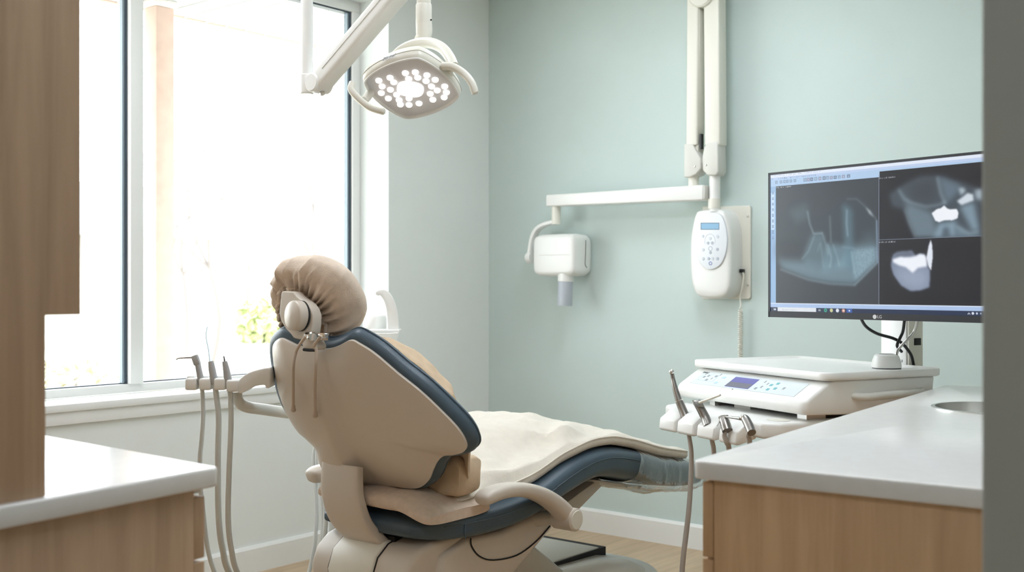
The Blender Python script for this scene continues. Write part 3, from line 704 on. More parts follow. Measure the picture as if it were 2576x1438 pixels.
# lettering on the rim, upper left side
tm = onP(983, 167, hc, hn); k0, k1 = dia(1.022, -.018)[45], dia(1.022, -.018)[47]
cand = min(range(72), key=lambda i: (lambda q: (1288 + FOC * q.dot(RT) / q.dot(FW) - 985) ** 2 + (719 - FOC * (q.z - EYE) / q.dot(FW) - 166) ** 2)(dia(1.02, -.016)[i]))
rr_ = dia(1.02, -.016); tdir = (rr_[(cand + 1) % 72] - rr_[cand - 1]).normalized()
if tdir.dot(RT) < 0: tdir = -tdir
tn = tdir.cross(hn).normalized()
if tn.dot(FW) > 0: tn = -tn
text('ZENAX', rr_[cand] + tn * .0035, tdir, tn, .0125, M['black'], lh, 'lettering', .3)
# yoke and handles
yk = crs([atD(967, 165, 3.08), atD(982, 146, 3.09), atD(1008, 124, 3.08), atD(1042, 111, 3.06), atD(1080, 108, 3.03), atD(1112, 121, 3.0), atD(1132, 146, 2.97), atD(1141, 168, 2.95)], 6)
K = len(yk); L = []
for i, q in enumerate(yk):
    t = (yk[min(i + 1, K - 1)] - yk[max(i - 1, 0)]).normalized(); b = t.cross(FW).normalized(); c = b.cross(t)
    w = .004 + .010 * sstep(0, .55, i / K)
    L.append([q + c * x + b * y for x, y in sq(.016, w, 24, 3)])
mk('yoke', loft(L), M['white_w'], dl, ang=60)
hr = crs([atD(1112, 167, 2.94), atD(1138, 168, 2.93), atD(1165, 184, 2.92), atD(1186, 208, 2.91), atD(1196, 237, 2.91)], 6)
def flat_tube(path, w, h, taper=.6):
    K = len(path); L = []
    for i, q in enumerate(path):
        t = (path[min(i + 1, K - 1)] - path[max(i - 1, 0)]).normalized(); b = t.cross(FW).normalized(); c = b.cross(t); u = i / (K - 1)
        k = min(1, .5 + u * 12, .55 + (1 - u) * 12)
        L.append([q + c * x + b * y for x, y in sq(w * k, h * k, 24, 3)])
    return loft(L)
mk('handle', flat_tube(hr, .015, .0100), M['white_w'], dl, ang=60)
mk('handle_hub', cyl(atD(1128, 172, 2.96), atD(1130, 205, 3.0), .012, 20), M['white_w'], dl)
hl = crs([atD(887, 210, 2.98), atD(884, 226, 2.97), atD(900, 246, 2.96), atD(932, 271, 2.95), atD(969, 281, 2.95)], 6)
mk('handle', flat_tube(hl, .014, .0092), M['white_w'], dl, ang=60)
mk('handle_hub', tube([atD(932, 232, 3.02), atD(922, 246, 3.0), atD(914, 254, 2.965)], .0115, 18), M['white_w'], dl)

# ================================================================== WALL MOUNTED X-RAY
YX = 4.24
def xp(px, py, y=YX): return onY(px, py, y)
c0 = xp(1788, 750, YG)
xr = thing('xray_unit', (c0.x, YG, c0.z), 'white wall mounted dental x-ray with folding arm, tube head and keypad on the green wall', 'x-ray machine')
def yprism(px, y0, y1, ref=None, m=None, nm=None, par=None, bevel=.006, seg=3):
    ref = ref if ref is not None else y0
    pts = [onY(x, y, ref) for x, y in px]
    return mk(nm, prism([V((p.x, y0, p.z)) for p in pts], (0, y1 - y0, 0)), m, par, bevel=bevel, seg=seg)
yprism(((1770, 519), (1889, 517), (1891, 524), (1891, 748), (1886, 752), (1770, 752)), YG - .012, YG, YG, M['white_w'], 'back_plate', xr, .004)
for py in (543, 716): 
    p = onY(1881, py, YG - .012); mk('plate_screw', lathe([(.001, 0), (.006, 0), (.005, .003), (.001, .004)], p, (0, -1, 0), 14), M['steel'], xr)
yb = YG - .115
bodyp = crs([onY(x, y, yb) for x, y in ((1760, 529), (1800, 526), (1820, 532), (1833, 560), (1838, 610), (1838, 700), (1831, 735), (1812, 748), (1785, 750), (1758, 746), (1745, 730), (1737, 690), (1736, 610), (1743, 560), (1750, 536))], 5, True)
cb = sum(bodyp, V()) / len(bodyp)
def ysc(L, k, y): return [V((cb.x + (p.x - cb.x) * k, y, cb.z + (p.z - cb.z) * k)) for p in L]
bx = mk('control_box', loft([ysc(bodyp, .82, yb - .004), ysc(bodyp, .93, yb - .001), ysc(bodyp, .985, yb + .006), ysc(bodyp, 1, yb + .018), ysc(bodyp, 1.02, YG - .010)]), M['white'], xr, ang=50)
fpp = crs([onY(x, y, yb - .012) for x, y in ((1765, 537), (1790, 534), (1812, 540), (1824, 565), (1829, 605), (1824, 640), (1812, 665), (1795, 676), (1778, 676), (1760, 660), (1750, 630), (1746, 595), (1750, 560), (1756, 543))], 5, True)
cf = sum(fpp, V()) / len(fpp)
def fsc(k, y): return [V((cf.x + (p.x - cf.x) * k, y, cf.z + (p.z - cf.z) * k)) for p in fpp]
fp = mk('keypad_panel', loft([fsc(.95, yb - .013), fsc(.99, yb - .0115), fsc(1, yb - .008), fsc(.98, yb + .004)]), mat('keypad_foil', (228, 232, 238), .35, bump=.01, bscale=200), bx, ang=40)
yk_ = yb - .0135
def quadp(x0, y0, x1, y1, yy, d=.001):
    pts = [onY(x, y, yy) for x, y in ((x0, y0), (x1, y0), (x1, y1), (x0, y1))]
    return prism([V((p.x, yy, p.z)) for p in pts], (0, d, 0))
M['lcd'] = emit('blue_lcd', (118, 158, 186), .35)
mk('display', quadp(1764, 561.5, 1808, 576, yk_ - .0005, .002), M['lcd'], bx, label='blue keypad display')
mk('display_frame', quadp(1762.5, 560, 1809.5, 577.5, yk_ + .0004, .002), mat('display_frame_grey', (86, 106, 126), .4, bump=.01), bx)
M['key'] = mat('grey_blue_key', (180, 188, 200), .5, bump=.01); M['key_b'] = mat('blue_key', (140, 156, 206), .5, bump=.01); M['key_l'] = mat('pale_key', (208, 214, 222), .5, bump=.01)
def disc(px, py, r, m, ring=0):
    p = onY(px, py, yk_)
    if ring: g = tube([p + V((math.cos(a), 0, math.sin(a))) * r for a in [2 * PI * i / 20 for i in range(21)]], ring, 6, caps=False)
    else: g = lathe([(.001, -.0006), (r, -.0006), (r * .9, .0012), (.001, .0014)], p, (0, -1, 0), 16)
    mk('key', g, m, bx)
for x, y, m_ in ((1781, 611, 'key'), (1791.5, 611, 'key'), (1768.5, 628, 'key_l'), (1804.5, 627, 'key'), (1787, 635, 'key'), (1769, 650.5, 'key_l'), (1783, 650.5, 'key'), (1792.5, 650.5, 'key_l'), (1805, 650.5, 'key'), (1786.5, 600, 'key_l'), (1768, 594, 'key_l'), (1805, 595, 'key_l')): disc(x, y, .0068, M[m_])
disc(1787, 662, .007, M['key_b'], .0016); disc(1787, 625, .009, M['key'], .001)
hd_ = [onY(1786 + 13 * math.cos(a), 606 - 18 * math.sin(a), yk_) for a in [-.4 + (PI + .8) * i / 16 for i in range(17)]]
mk('head_outline', tube(hd_, .0009, 6), M['key_l'], bx)
def rod(px, py0, py1, r, nm, m, par, n=24, y=YX):
    a, b = xp(px, py0, y), xp(px, py1, y); return mk(nm, cyl(V((a.x, y, a.z)), V((a.x, y, b.z)), r, n), m, par)
YB = YG - .10
rod(1798, 440, 532, .0245, 'post', M['white'], xr, y=YB); rod(1797, 500, 525, .0275, 'post_collar', M['white_w'], xr, y=YB)
# right arm going up from the post, left arm coming down
def armbox(top, bot, hw, y0, y1, nm, m, bevel=.008):
    t0, b0_ = onY(top[0], top[1], y0), onY(bot[0], bot[1], y0)
    dx = V((hw, 0, 0)); return mk(nm, prism([V((t0.x - hw, y0, t0.z)), V((t0.x + hw, y0, t0.z)), V((b0_.x + hw, y0, b0_.z)), V((b0_.x - hw, y0, b0_.z))], (0, y1 - y0, 0)), m, xr, bevel=bevel, seg=3)
ya0, ya1 = YB - .035, YB + .035
armbox((1788, -70), (1791, 366), .038, ya0, ya1, 'upper_arm', M['white_w'])
yprism(((1771, 372), (1778, 358), (1806, 354), (1808, 430), (1802, 441), (1779, 441), (1767, 428), (1765, 400)), ya0 - .003, ya1 + .003, ya0, M['white_g'], 'elbow_cover', xr, .007)
yl0, yl1 = YB - .045, YB + .025
armbox((1742, -70), (1739, 366), .0285, yl0, yl1, 'lower_arm', M['white_w'])
armbox((1756, 18), (1752, 385), .0085, yl0 + .012, yl1 - .005, 'arm_channel', M['white_w'], .002)
mk('channel_slot', quadp(1760, 336, 1764, 374, yl0 + .010, .02), M['black'], xr)
yprism(((1721, 362), (1742, 362), (1763, 398), (1763, 424), (1752, 438), (1735, 446), (1721, 446)), yl0 - .003, yl1 + .003, yl0, M['white_g'], 'elbow_cover', xr, .006)
tp = onY(1762, -18, YB - .05); mk('shoulder_joint', lathe([(.001, 0), (.055, 0), (.062, .006), (.062, .09), (.001, .09)], (tp.x, YB - .055, tp.z), (0, 1, 0), 40), M['white_w'], xr)
for x, y, yy in ((1748, 418, yl0 - .004), (1776, 415, ya0 - .004)):
    p = onY(x, y, yy); mk('cover_screw', lathe([(.001, 0), (.0045, 0), (.004, .002), (.001, .003)], p, (0, -1, 0), 12), M['steel'], xr)
YE = YB - .010
rod(1745, 436, 470, .0235, 'arm_stub', M['white_w'], xr, y=YE)
A, B = onY(1377, 505, YE - .02), onY(1772, 484, YE - .02)
zc_ = (A.z + B.z) / 2
ex = prism([V((A.x, YE - .034, A.z - .028)), V((B.x, YE - .034, B.z - .034)), V((B.x, YE - .034, B.z + .034)), V((A.x, YE - .034, A.z + .028))], (0, .062, 0))
mk('extension_arm', ex, M['white'], xr, bevel=.007, seg=3)
mk('arm_end_cap', box(B.x - .002, B.x + .007, YE - .030, YE + .024, B.z - .030, B.z + .030), M['white_g'], xr, bevel=.004)
rod(1399, 516, 564, .0225, 'drop_post', M['white_w'], xr, y=YE)
tq = xp(1408, 640, YE)
yoke_px = ((1396, 558), (1372, 564), (1352, 577), (1341, 600), (1337, 625), (1334, 645))
yp_ = crs([xp(x, y, YE + .002) for x, y in yoke_px], 6); K = len(yp_); L = []
for i, q in enumerate(yp_):
    t = (yp_[min(i + 1, K - 1)] - yp_[max(i - 1, 0)]).normalized(); b = t.cross(V((0, 1, 0))).normalized()
    L.append([q + V((0, 1, 0)) * x + b * y for x, y in sq(.022, .0105, 24, 4)])
mk('yoke', loft(L), M['white'], xr, ang=55)
pvx = xp(1334, 648, YE)
mk('yoke_pivot', lathe([(.001, -.018), (.024, -.018), (.028, -.012), (.028, .014), (.001, .014)], pvx, (1, 0, 0), 28), M['white'], xr)
# tube head
hx = [xp(1343, 640, YE - .05).x, xp(1446, 640, YE - .055).x]
ztop, zbot = xp(1400, 588, YE - .05).z, xp(1400, 694, YE - .05).z
hmx, hmz = (hx[0] + hx[1]) / 2, (ztop + zbot) / 2; hw_, hh_ = (hx[1] - hx[0]) / 2, (ztop - zbot) / 2
L = []
for y, k, kx in ((YE - .062, .80, .86), (YE - .060, .86, .93), (YE - .052, .94, .985), (YE - .035, 1, 1.0), (YE + .02, 1.02, 1.0), (YE + .07, .99, .98), (YE + .10, .9, .9), (YE + .115, .7, .7)):
    L.append([V((hmx + a, y, hmz + b)) for a, b in sq(hw_ * kx, hh_ * k, 48, 7)])
th_ = mk('tube_head', loft(L), M['white'], xr, ang=50)
mk('head_seam', cat(box(hmx - hw_ * .66, hmx + hw_ * .80, YE - .0635, YE - .061, hmz - .001, hmz + .0012)), M['white_g'], th_)
mk('side_seam', tube([V((hx[1] + .001, YE + .035, hmz + hh_ * .7)), V((hx[1] + .0015, YE + .032, hmz)), V((hx[1] + .001, YE + .03, hmz - hh_ * .45)), V((hx[1] + .001, YE + .045, hmz - hh_ * .6))], .0018, 6, 4), M['satin'], th_)
cp0 = xp(1424, 684, YE - .02); cp1 = xp(1420.5, 768, YE - .02); cd = (cp1 - cp0).normalized()
cm = cp0 + cd * ((cp1 - cp0).length * .27)
mk('cone_collar', lathe([(.030, -.01), (.034, 0), (.0385, .004), (.0385, (cm - cp0).length), (.036, (cm - cp0).length + .002), (.001, (cm - cp0).length + .002)], cp0, cd, 32), M['white'], th_)
ln = (cp1 - cm).length
mk('cone', lathe([(.0355, 0), (.0365, .002), (.0365, ln), (.033, ln), (.033, ln - .05), (.001, ln - .05)], cm, cd, 36), M['cone'], th_, label='grey cone of the tube head')
# coiled cord
j = onY(1867, 681, YG - .03)
mk('cord_socket', obox(j, V((1, 0, 0)), V((0, 1, 0)), V((0, 0, 1)), .008, .012, .008), M['black'], xr, bevel=.002)
cpts = [onY(x, y, YG - .035) for x, y in ((1868, 684), (1871, 695), (1868, 720), (1862, 745), (1864, 768), (1861, 776))]
cz0, cz1 = onY(1862, 778, YG - .035), onY(1862, 1010, YG - .035)
hel = []
NT_ = 46
for i in range(NT_ * 12 + 1):
    a = 2 * PI * i / 12; f = i / (NT_ * 12); hel.append(V((cz0.x + .0085 * math.cos(a), YG - .032 + .0085 * math.sin(a), lerp(cz0.z, cz1.z, f))))
mk('cord', cat(tube(cpts, .0036, 8, 5), tube(hel, .0030, 6)), M['white_w'], xr)
hsz = cz1.z
mk('exposure_switch', loft([[V((cz1.x + a, YG - .033 + b, z)) for a, b in sq(.016 * k, .015 * k, 20, 3)] for z, k in ((hsz + .02, .4), (hsz + .01, .8), (hsz - .03, 1), (hsz - .09, 1), (hsz - .10, .7))]), M['white_w'], xr)

# ================================================================== MONITOR
MW, ML, MD_ = .78, .798, 3.465
MZ1, MZ0 = EYE + MD_ * 284 / FOC, EYE - MD_ * 78 / FOC
def mp(w, z, n=0): return LD(ML + .602 * w - .799 * n, MD_ - .799 * w - .602 * n, z)
mu = (RT * .602 - FW * .799).normalized(); mn = (-RT * .799 - FW * .602).normalized()
mc = mp(MW / 2, MZ0, -.02)
mo = thing('monitor', mc, 'large black framed monitor showing three dental x-rays, above the instrument table', 'monitor')
mk('casing', prism([mp(0, MZ0, -.028), mp(MW, MZ0, -.028), mp(MW, MZ1, -.028), mp(0, MZ1, -.028)], mn * .026), M['black'], mo, bevel=.004)
bz = cat(prism([mp(0, MZ0, -.002), mp(MW, MZ0, -.002), mp(MW, MZ0 + .0185, -.002), mp(0, MZ0 + .0185, -.002)], mn * .003), prism([mp(0, MZ1 - .0075, -.002), mp(MW, MZ1 - .0075, -.002), mp(MW, MZ1, -.002), mp(0, MZ1, -.002)], mn * .003),
         prism([mp(0, MZ0, -.002), mp(.0075, MZ0, -.002), mp(.0075, MZ1, -.002), mp(0, MZ1, -.002)], mn * .003), prism([mp(MW - .0075, MZ0, -.002), mp(MW, MZ0, -.002), mp(MW, MZ1, -.002), mp(MW - .0075, MZ1, -.002)], mn * .003))
mk('bezel', bz, mat('dark_grey_bezel', (44, 47, 54), .4, bump=.01), mo)
mk('rear_housing', prism([mp(MW * .2, MZ0 + .06, -.055), mp(MW * .8, MZ0 + .06, -.055), mp(MW * .8, MZ1 - .08, -.055), mp(MW * .2, MZ1 - .08, -.055)], mn * .03), M['black'], mo, bevel=.012)
S0, S1, T0, T1 = .0075, MW - .0075, MZ1 - .0075, MZ0 + .0185
def scr(x, y, org=(1900, 360), sc_=2.568):
    px, py = org[0] + x / sc_, org[1] + y / sc_; k = (px - 1288) / FOC; w = (MD_ * k - ML) / (.602 + .799 * k); D_ = MD_ - .799 * w; z = EYE - (py - 719) * D_ / FOC
    return ((w - S0) / (S1 - S0), (T0 - z) / (T0 - T1))
NXS, NYS = 560, 320
uu, vv = np.meshgrid((np.arange(NXS + 1)) / NXS, (np.arange(NYS + 1)) / NYS)
img = np.zeros((NYS + 1, NXS + 1, 3)); img[:] = (.118, .122, .137)
def blur(m, r):
    r = int(r)
    if r < 1: return m
    for ax in (0, 1):
        for _ in range(2):
            p = np.pad(m, [(r, r) if a == ax else (0, 0) for a in (0, 1)], mode='edge'); c = np.cumsum(p, axis=ax)
            n = m.shape[ax]; k = 2 * r + 1
            c = np.concatenate([np.zeros_like(np.take(c, [0], ax)), c], ax)
            m = (np.take(c, range(k, k + n), ax) - np.take(c, range(0, n), ax)) / k
    return m
def polym(pts, conv=True, b=0):
    P_ = [scr(*p) for p in pts] if conv else pts; m = np.zeros(uu.shape, bool); n = len(P_)
    for i in range(n):
        (x0, y0), (x1, y1) = P_[i], P_[(i + 1) % n]
        if abs(y1 - y0) < 1e-9: continue
        c = ((y0 > vv) != (y1 > vv)) & (uu < (x1 - x0) * (vv - y0) / (y1 - y0) + x0); m ^= c
    return blur(m.astype(float), b)
def linem(pts, wd, b=0):
    P_ = [scr(*p) for p in pts]; d = np.full(uu.shape, 9.)
    for (x0, y0), (x1, y1) in zip(P_, P_[1:]):
        dx, dy = (x1 - x0), (y1 - y0) * .56; L2 = dx * dx + dy * dy + 1e-12; t = np.clip(((uu - x0) * dx + (vv - y0) * .56 * dy) / L2, 0, 1)
        d = np.minimum(d, np.hypot(uu - x0 - t * dx, (vv - y0) * .56 - t * dy))
    return blur(np.clip(1.5 - d / wd, 0, 1), b)
def paint(m, c, a=1.0):
    global img
    m = (m * a)[..., None]; img = img * (1 - m) + np.array(c) / 255. * m
rs = np.random.RandomState(3)
tex = blur(rs.rand(*uu.shape), 3); tex = (tex - tex.min()) / (tex.max() - tex.min()); fine = blur(rs.rand(*uu.shape), 1); fine = (fine - fine.min()) / (fine.max() - fine.min())
R_ = lambda u0, v0, u1, v1: ((uu >= u0) & (uu <= u1) & (vv >= v0) & (vv <= v1)).astype(float)
uS = scr(797, 600)[0]; vT = scr(300, 265)[1]; vB = scr(300, 1035)[1]; vTask = scr(300, 1062)[1]; uL = scr(132, 600)[0]; vM = scr(1000, 616)[1]
# window chrome
paint(R_(0, 0, 1, vT), (176, 204, 234)); paint(R_(0, 0, 1, vT * .22), (226, 234, 248)); paint(R_(0, vT * .22, 1, vT * .42), (190, 208, 238))
paint(R_(0, vT, uL, vTask), (150, 184, 220)); paint(R_(0.003, vT * 1.5, uL * .72, vT * 4.6), (196, 220, 244)); paint(R_(0, vB, 1, vTask), (172, 196, 232)); paint(R_(0, vB, 1, vB + .006), (214, 226, 244)); paint(R_(0, vTask, 1, 1), (32, 48, 78))
# left film
px_ = R_(uL, vT, uS - .002, vB)
g_ = np.clip(1 - np.hypot(uu - .10, (vv - .35) * .8) / .75, 0, 1)
paint(px_, (52, 58, 66)); paint(px_ * g_, (72, 82, 90), .5)
blob = polym([(140, 500), (230, 380), (340, 372), (350, 480), (440, 470), (590, 360), (660, 360), (740, 430), (785, 500), (790, 765), (640, 918), (470, 905), (340, 880), (165, 812), (138, 760)], b=5) * px_
paint(blob, (58, 72, 80), .55); low = polym([(138, 740), (300, 760), (500, 800), (640, 660), (785, 640), (790, 765), (640, 918), (470, 905), (340, 880), (165, 812)], b=9) * blob
paint(low, (136, 168, 182), .62); paint(polym([(620, 690), (780, 670), (785, 765), (640, 890)], b=4) * (.35 + .65 * fine), (150, 182, 196), .75)
paint(polym([(140, 640), (300, 640), (300, 720), (140, 740)], b=14), (44, 50, 58), .6)
paint(polym([(360, 590), (440, 580), (470, 800), (330, 800), (300, 740)], b=6) * blob, (112, 142, 154), .55)
paint(polym([(455, 650), (610, 660), (600, 800), (430, 830)], b=6) * blob, (124, 160, 174), .6)
paint(polym([(560, 380), (625, 430), (640, 840), (580, 800)], b=6) * blob, (96, 130, 146), .6)
paint(polym([(215, 430), (340, 380), (350, 480), (260, 520)], b=8), (84, 104, 112), .6)
for l, w_, a in (([(335, 440), (350, 520), (375, 585), (430, 580)], .003, .75), ([(480, 470), (487, 640)], .0025, .6), ([(590, 430), (588, 520), (595, 600)], .003, .8), ([(430, 580), (450, 640), (470, 720)], .003, .5), ([(465, 650), (490, 740), (480, 800)], .003, .6), ([(500, 650), (530, 740), (540, 790)], .0025, .5), ([(620, 700), (640, 840)], .003, .6), ([(590, 360), (650, 358), (700, 400), (780, 490), (785, 760)], .0022, .5), ([(380, 600), (340, 700), (300, 750)], .003, .45), ([(400, 700), (420, 640), (440, 800)], .002, .4), ([(160, 815), (340, 882), (480, 908), (640, 916)], .003, .55), ([(640, 916), (788, 770)], .003, .75), ([(560, 670), (640, 680)], .002, .5)):
    paint(linem(l, w_ * .8, 2), (190, 216, 226), a * .75)
paint(polym([(710, 410), (745, 440), (762, 475), (735, 455)], b=2), (196, 206, 212), .7)
# upper right film
ur = R_(uS + .003, scr(1000, 200)[1] - .02, 1, vM)
paint(R_(uS + .003, vT - .04, 1, vB), (27, 29, 36)); paint(R_(uS + .003, 0, 1, vT * .98), (176, 204, 234), 0)
sh = polym([(860, 330), (930, 280), (1060, 210), (1200, 205), (1390, 270), (1470, 300), (1470, 612), (1030, 612), (985, 520), (960, 430), (880, 410)], b=5) * ur
paint(sh, (72, 84, 94), .85); paint(polym([(920, 280), (980, 400), (960, 440), (1030, 612), (1180, 612), (1160, 520), (1140, 450), (1000, 390)], b=6) * sh, (120, 142, 154), .7)
paint(polym([(990, 280), (1150, 240), (1160, 370), (1030, 370)], b=10) * sh, (52, 60, 68), .7); paint(polym([(1180, 210), (1330, 270), (1300, 330), (1230, 390)], b=6) * sh, (104, 126, 142), .7)
paint(polym([(1180, 515), (1300, 500), (1290, 612), (1150, 612)], b=5) * ur, (140, 168, 184), .8); paint(polym([(1215, 545), (1245, 540), (1265, 612), (1200, 612)], b=4) * ur, (62, 74, 86), .7)
paint(polym([(1320, 410), (1410, 380), (1445, 560), (1400, 570)], b=5) * ur, (140, 168, 184), .75); paint(polym([(1295, 520), (1390, 580), (1450, 580), (1470, 612), (1290, 612)], b=6) * ur, (120, 148, 164), .7)
for l, w_, a in (([(925, 300), (960, 360), (1010, 385), (1100, 410), (1175, 400), (1230, 380)], .004, .6), ([(1175, 220), (1195, 320), (1225, 390)], .005, .55), ([(960, 430), (1000, 540), (1032, 612)], .003, .5), ([(1300, 540), (1380, 585), (1440, 570)], .004, .6)): paint(linem(l, w_ * .8, 3) * ur, (186, 208, 220), a * .8)
tooth = polym([(1138, 452), (1170, 425), (1195, 420), (1218, 402), (1245, 425), (1300, 425), (1312, 450), (1305, 485), (1270, 498), (1220, 498), (1185, 510), (1160, 500)], b=1)
paint(tooth, (240, 244, 250)); paint(polym([(1300, 375), (1370, 320), (1405, 330), (1410, 370), (1330, 400)], b=2) * ur, (222, 232, 240), .9); paint(polym([(1310, 290), (1345, 285), (1360, 310), (1325, 340)], b=3) * ur, (190, 206, 216), .8); paint(polym([(1415, 300), (1470, 290), (1470, 370), (1420, 360)], b=4) * ur, (190, 206, 216), .7)
# lower right film
t2 = polym([(890, 715), (920, 700), (1010, 692), (1035, 725), (1060, 712), (1090, 715), (1103, 740), (1115, 800), (1128, 820), (1125, 930), (1060, 952), (1000, 955), (940, 920), (890, 850), (873, 790), (880, 740)], b=2)
paint(t2, (120, 132, 154)); paint(polym([(880, 800), (1120, 800), (1125, 930), (1040, 960), (930, 915)], b=12) * t2, (172, 184, 206), .55)
paint(polym([(890, 715), (1010, 692), (1030, 720), (900, 735)], b=6) * t2, (70, 76, 88), .7)
paint(polym([(885, 750), (930, 735), (1000, 735), (1035, 728), (1060, 715), (1092, 718), (1105, 745), (1108, 795), (1050, 805), (1015, 838), (970, 800), (930, 790), (890, 770)], b=2), (238, 242, 250))
paint(polym([(1103, 740), (1118, 660), (1132, 622), (1143, 660), (1145, 740), (1135, 820), (1118, 800)], b=1), (226, 232, 242))
paint(polym([(700, 575), (770, 570), (785, 660), (680, 655)], b=10), (100, 120, 130), .35)
# dividers, captions, icons
paint(R_(uS - .0015, vT - .02, uS + .0015, vB), (150, 162, 186)); paint(R_(uS, vM - .0025, 1, vM + .0025), (120, 132, 150)); paint(linem([(783, 500), (788, 770)], .002, 1), (150, 176, 210), .8)
def scrib(x0, y0, x1, y1, h, c, a=.8, n=26, seed=1):
    r = np.random.RandomState(seed)
    for i in range(n):
        if r.rand() < .18: continue
        f0, f1 = i / n, (i + .62) / n; a0, b0 = scr(lerp(x0, x1, f0), lerp(y0, y1, f0)); a1_, b1_ = scr(lerp(x0, x1, f1), lerp(y0, y1, f1)); hh = h * (.5 + .5 * r.rand())
        paint(R_(a0, b0 - hh, max(a1_, a0 + .0018), b0 + hh), c, a * (.5 + .5 * r.rand()))
scrib(133, 288, 232, 279, .005, (206, 212, 214), .9, 18, 2); scrib(797, 228, 905, 217, .005, (214, 218, 224), .9, 18, 3); scrib(797, 640, 905, 636, .005, (206, 212, 220), .9, 18, 4)
scrib(112, 213, 420, 182, .004, (126, 146, 186), .6, 40, 5); scrib(105, 232, 395, 205, .005, (110, 140, 176), .7, 22, 6)
for i, x in enumerate((135, 165, 188, 205, 228, 255, 320, 340, 362, 388, 415, 443, 465, 490, 515, 541, 568, 600)):
    y = 252 - (x - 135) * .085; c = [(104, 126, 150), (126, 110, 130), (60, 70, 92)][i % 3 if x > 300 else 0]
    a, b = scr(x, y); s = .007 if x > 300 else .006
    paint(R_(a - s, b - s * 1.7, a + s, b + s * 1.7), c, .55); paint(R_(a - s * .5, b - s * .8, a + s * .5, b + s * .9), (190, 206, 230), .6)
for i in range(9):
    a, b = scr(112, 322 + i * 36); paint(R_(a - .004, b - .010, a + .004, b + .010), (96, 124, 164), .7); paint(R_(a - .002, b - .005, a + .003, b + .004), (188, 210, 236), .6)
# taskbar
def tb(x, w, c, a=1, y0=.18, y1=.82):
    u0 = scr(x - w / 2, 1075)[0]; u1 = scr(x + w / 2, 1075)[0]; paint(R_(u0, vTask + (1 - vTask) * y0, u1, vTask + (1 - vTask) * y1), c, a)
tb(267, 250, (222, 228, 234), 1, .05, .95); scrib(175, 1075, 270, 1077, .004, (140, 150, 160), .6, 16, 8); tb(124, 14, (226, 234, 246), 1, .3, .72); tb(124, 2, (32, 48, 78), .8, .2, .8)
tb(413, 14, (150, 158, 164), 1, .3, .7)
def tdisc(x, c, r=.0075, y=.5, inner=None):
    a = scr(x, 1080)[0]; b = vTask + (1 - vTask) * y; d = np.hypot(uu - a, (vv - b) * .56); paint(np.clip((r - d) / .0015, 0, 1), c)
    if inner: paint(np.clip((r * .5 - d) / .0015, 0, 1), inner)
tdisc(452, (52, 176, 140), .008, .5, (40, 80, 110)); tdisc(490, (206, 206, 150), .008); tdisc(529, (228, 232, 240), .008); tdisc(568, (214, 150, 140), .008, .5, (236, 226, 200)); tb(606, 36, (60, 96, 168), 1, .05, .98); tdisc(606, (222, 230, 246), .004)
tdisc(1404, (226, 232, 244), .0055, .5); tdisc(1430, (210, 220, 236), .0045, .5); paint(linem([(1372, 1104), (1379, 1096), (1386, 1104)], .0012), (226, 232, 244)); tdisc(1455, (170, 184, 208), .004, .5)
img *= (1 + .03 * (tex[..., None] - .5)); img = np.clip(img, 0, 1)
gv = [mp(lerp(S0, S1, i / NXS), lerp(T0, T1, j / NYS), -.0012) - mo.location for j in range(NYS + 1) for i in range(NXS + 1)]
me = bpy.data.meshes.new('screen'); W1 = NXS + 1
me.from_pydata(gv, [], [(j * W1 + i, (j + 1) * W1 + i, (j + 1) * W1 + i + 1, j * W1 + i + 1) for j in range(NYS) for i in range(NXS)])
ca = me.color_attributes.new('display', 'FLOAT_COLOR', 'POINT')
li = np.where(img <= .04045, img / 12.92, ((img + .055) / 1.055) ** 2.4)
ca.data.foreach_set('color', np.concatenate([li, np.ones(li.shape[:2] + (1,))], -1).astype(np.float32).ravel())
so_ = bpy.data.objects.new('screen', me); COL.objects.link(so_); so_.parent = mo
ms = bpy.data.materials.new('monitor_display'); ms.use_nodes = True; nt = ms.node_tree; b_ = nt.nodes['Principled BSDF']
at_ = nt.nodes.new('ShaderNodeVertexColor'); at_.layer_name = 'display'
nt.links.new(at_.outputs['Color'], b_.inputs['Emission Color']); b_.inputs['Emission Strength'].default_value = .92; b_.inputs['Base Color'].default_value = (.01, .01, .012, 1); b_.inputs['Roughness'].default_value = .28
me.materials.append(ms)
lg = mp(MW * .506, MZ0 + .0092, .0012)
M['logo'] = mat('pale_logo_print', (214, 216, 220), .5, bump=.01)
mk('logo', cat(lathe([(.001, -.0002), (.0062, -.0002), (.0062, .0003), (.001, .0004)], lg - mu * .010, mn, 20)), M['logo'], mo)
text('LG', lg + mu * .006, mu, mn, .0125, M['logo'], mo, 'brand_lettering')
# monitor post
UF = (-RT * .438 + FW * .899).normalized(); UG = (RT * .899 + FW * .438).normalized()
pp = LD(1.236, 3.53, 0)
mst = thing('monitor_stand', pp, 'white square post behind the instrument table that carries the monitor', 'stand')
mk('post', obox(pp + UP * .66, UF, UG, UP, .060, .030, .64), M['white_w'], mst, bevel=.004)
mk('post_front', obox(pp + UP * .66 - UG * .031, UF, UG, UP, .052, .003, .63), M['white'], mst, bevel=.002)
jk = pp + UP * (EYE - 3.5 * 139 / FOC) - UF * .061 + UG * .004
mk('socket', obox(jk, UF, UG, UP, .003, .013, .011), M['black'], mst, bevel=.001)
bt = mp(MW * .55, (MZ0 + MZ1) / 2, -.056)
mk('bracket', tube([pp + UP * 1.28, V((bt.x, bt.y, 1.28)) - mn * .0, V((bt.x, bt.y, 1.28))], .022, 16), M['white_g'], mst)
mk('foot', lathe([(.001, 0), (.10, 0), (.10, .015), (.05, .03), (.001, .03)], pp, (0, 0, 1), 40), M['white_g'], mst)
TRZ = .9515
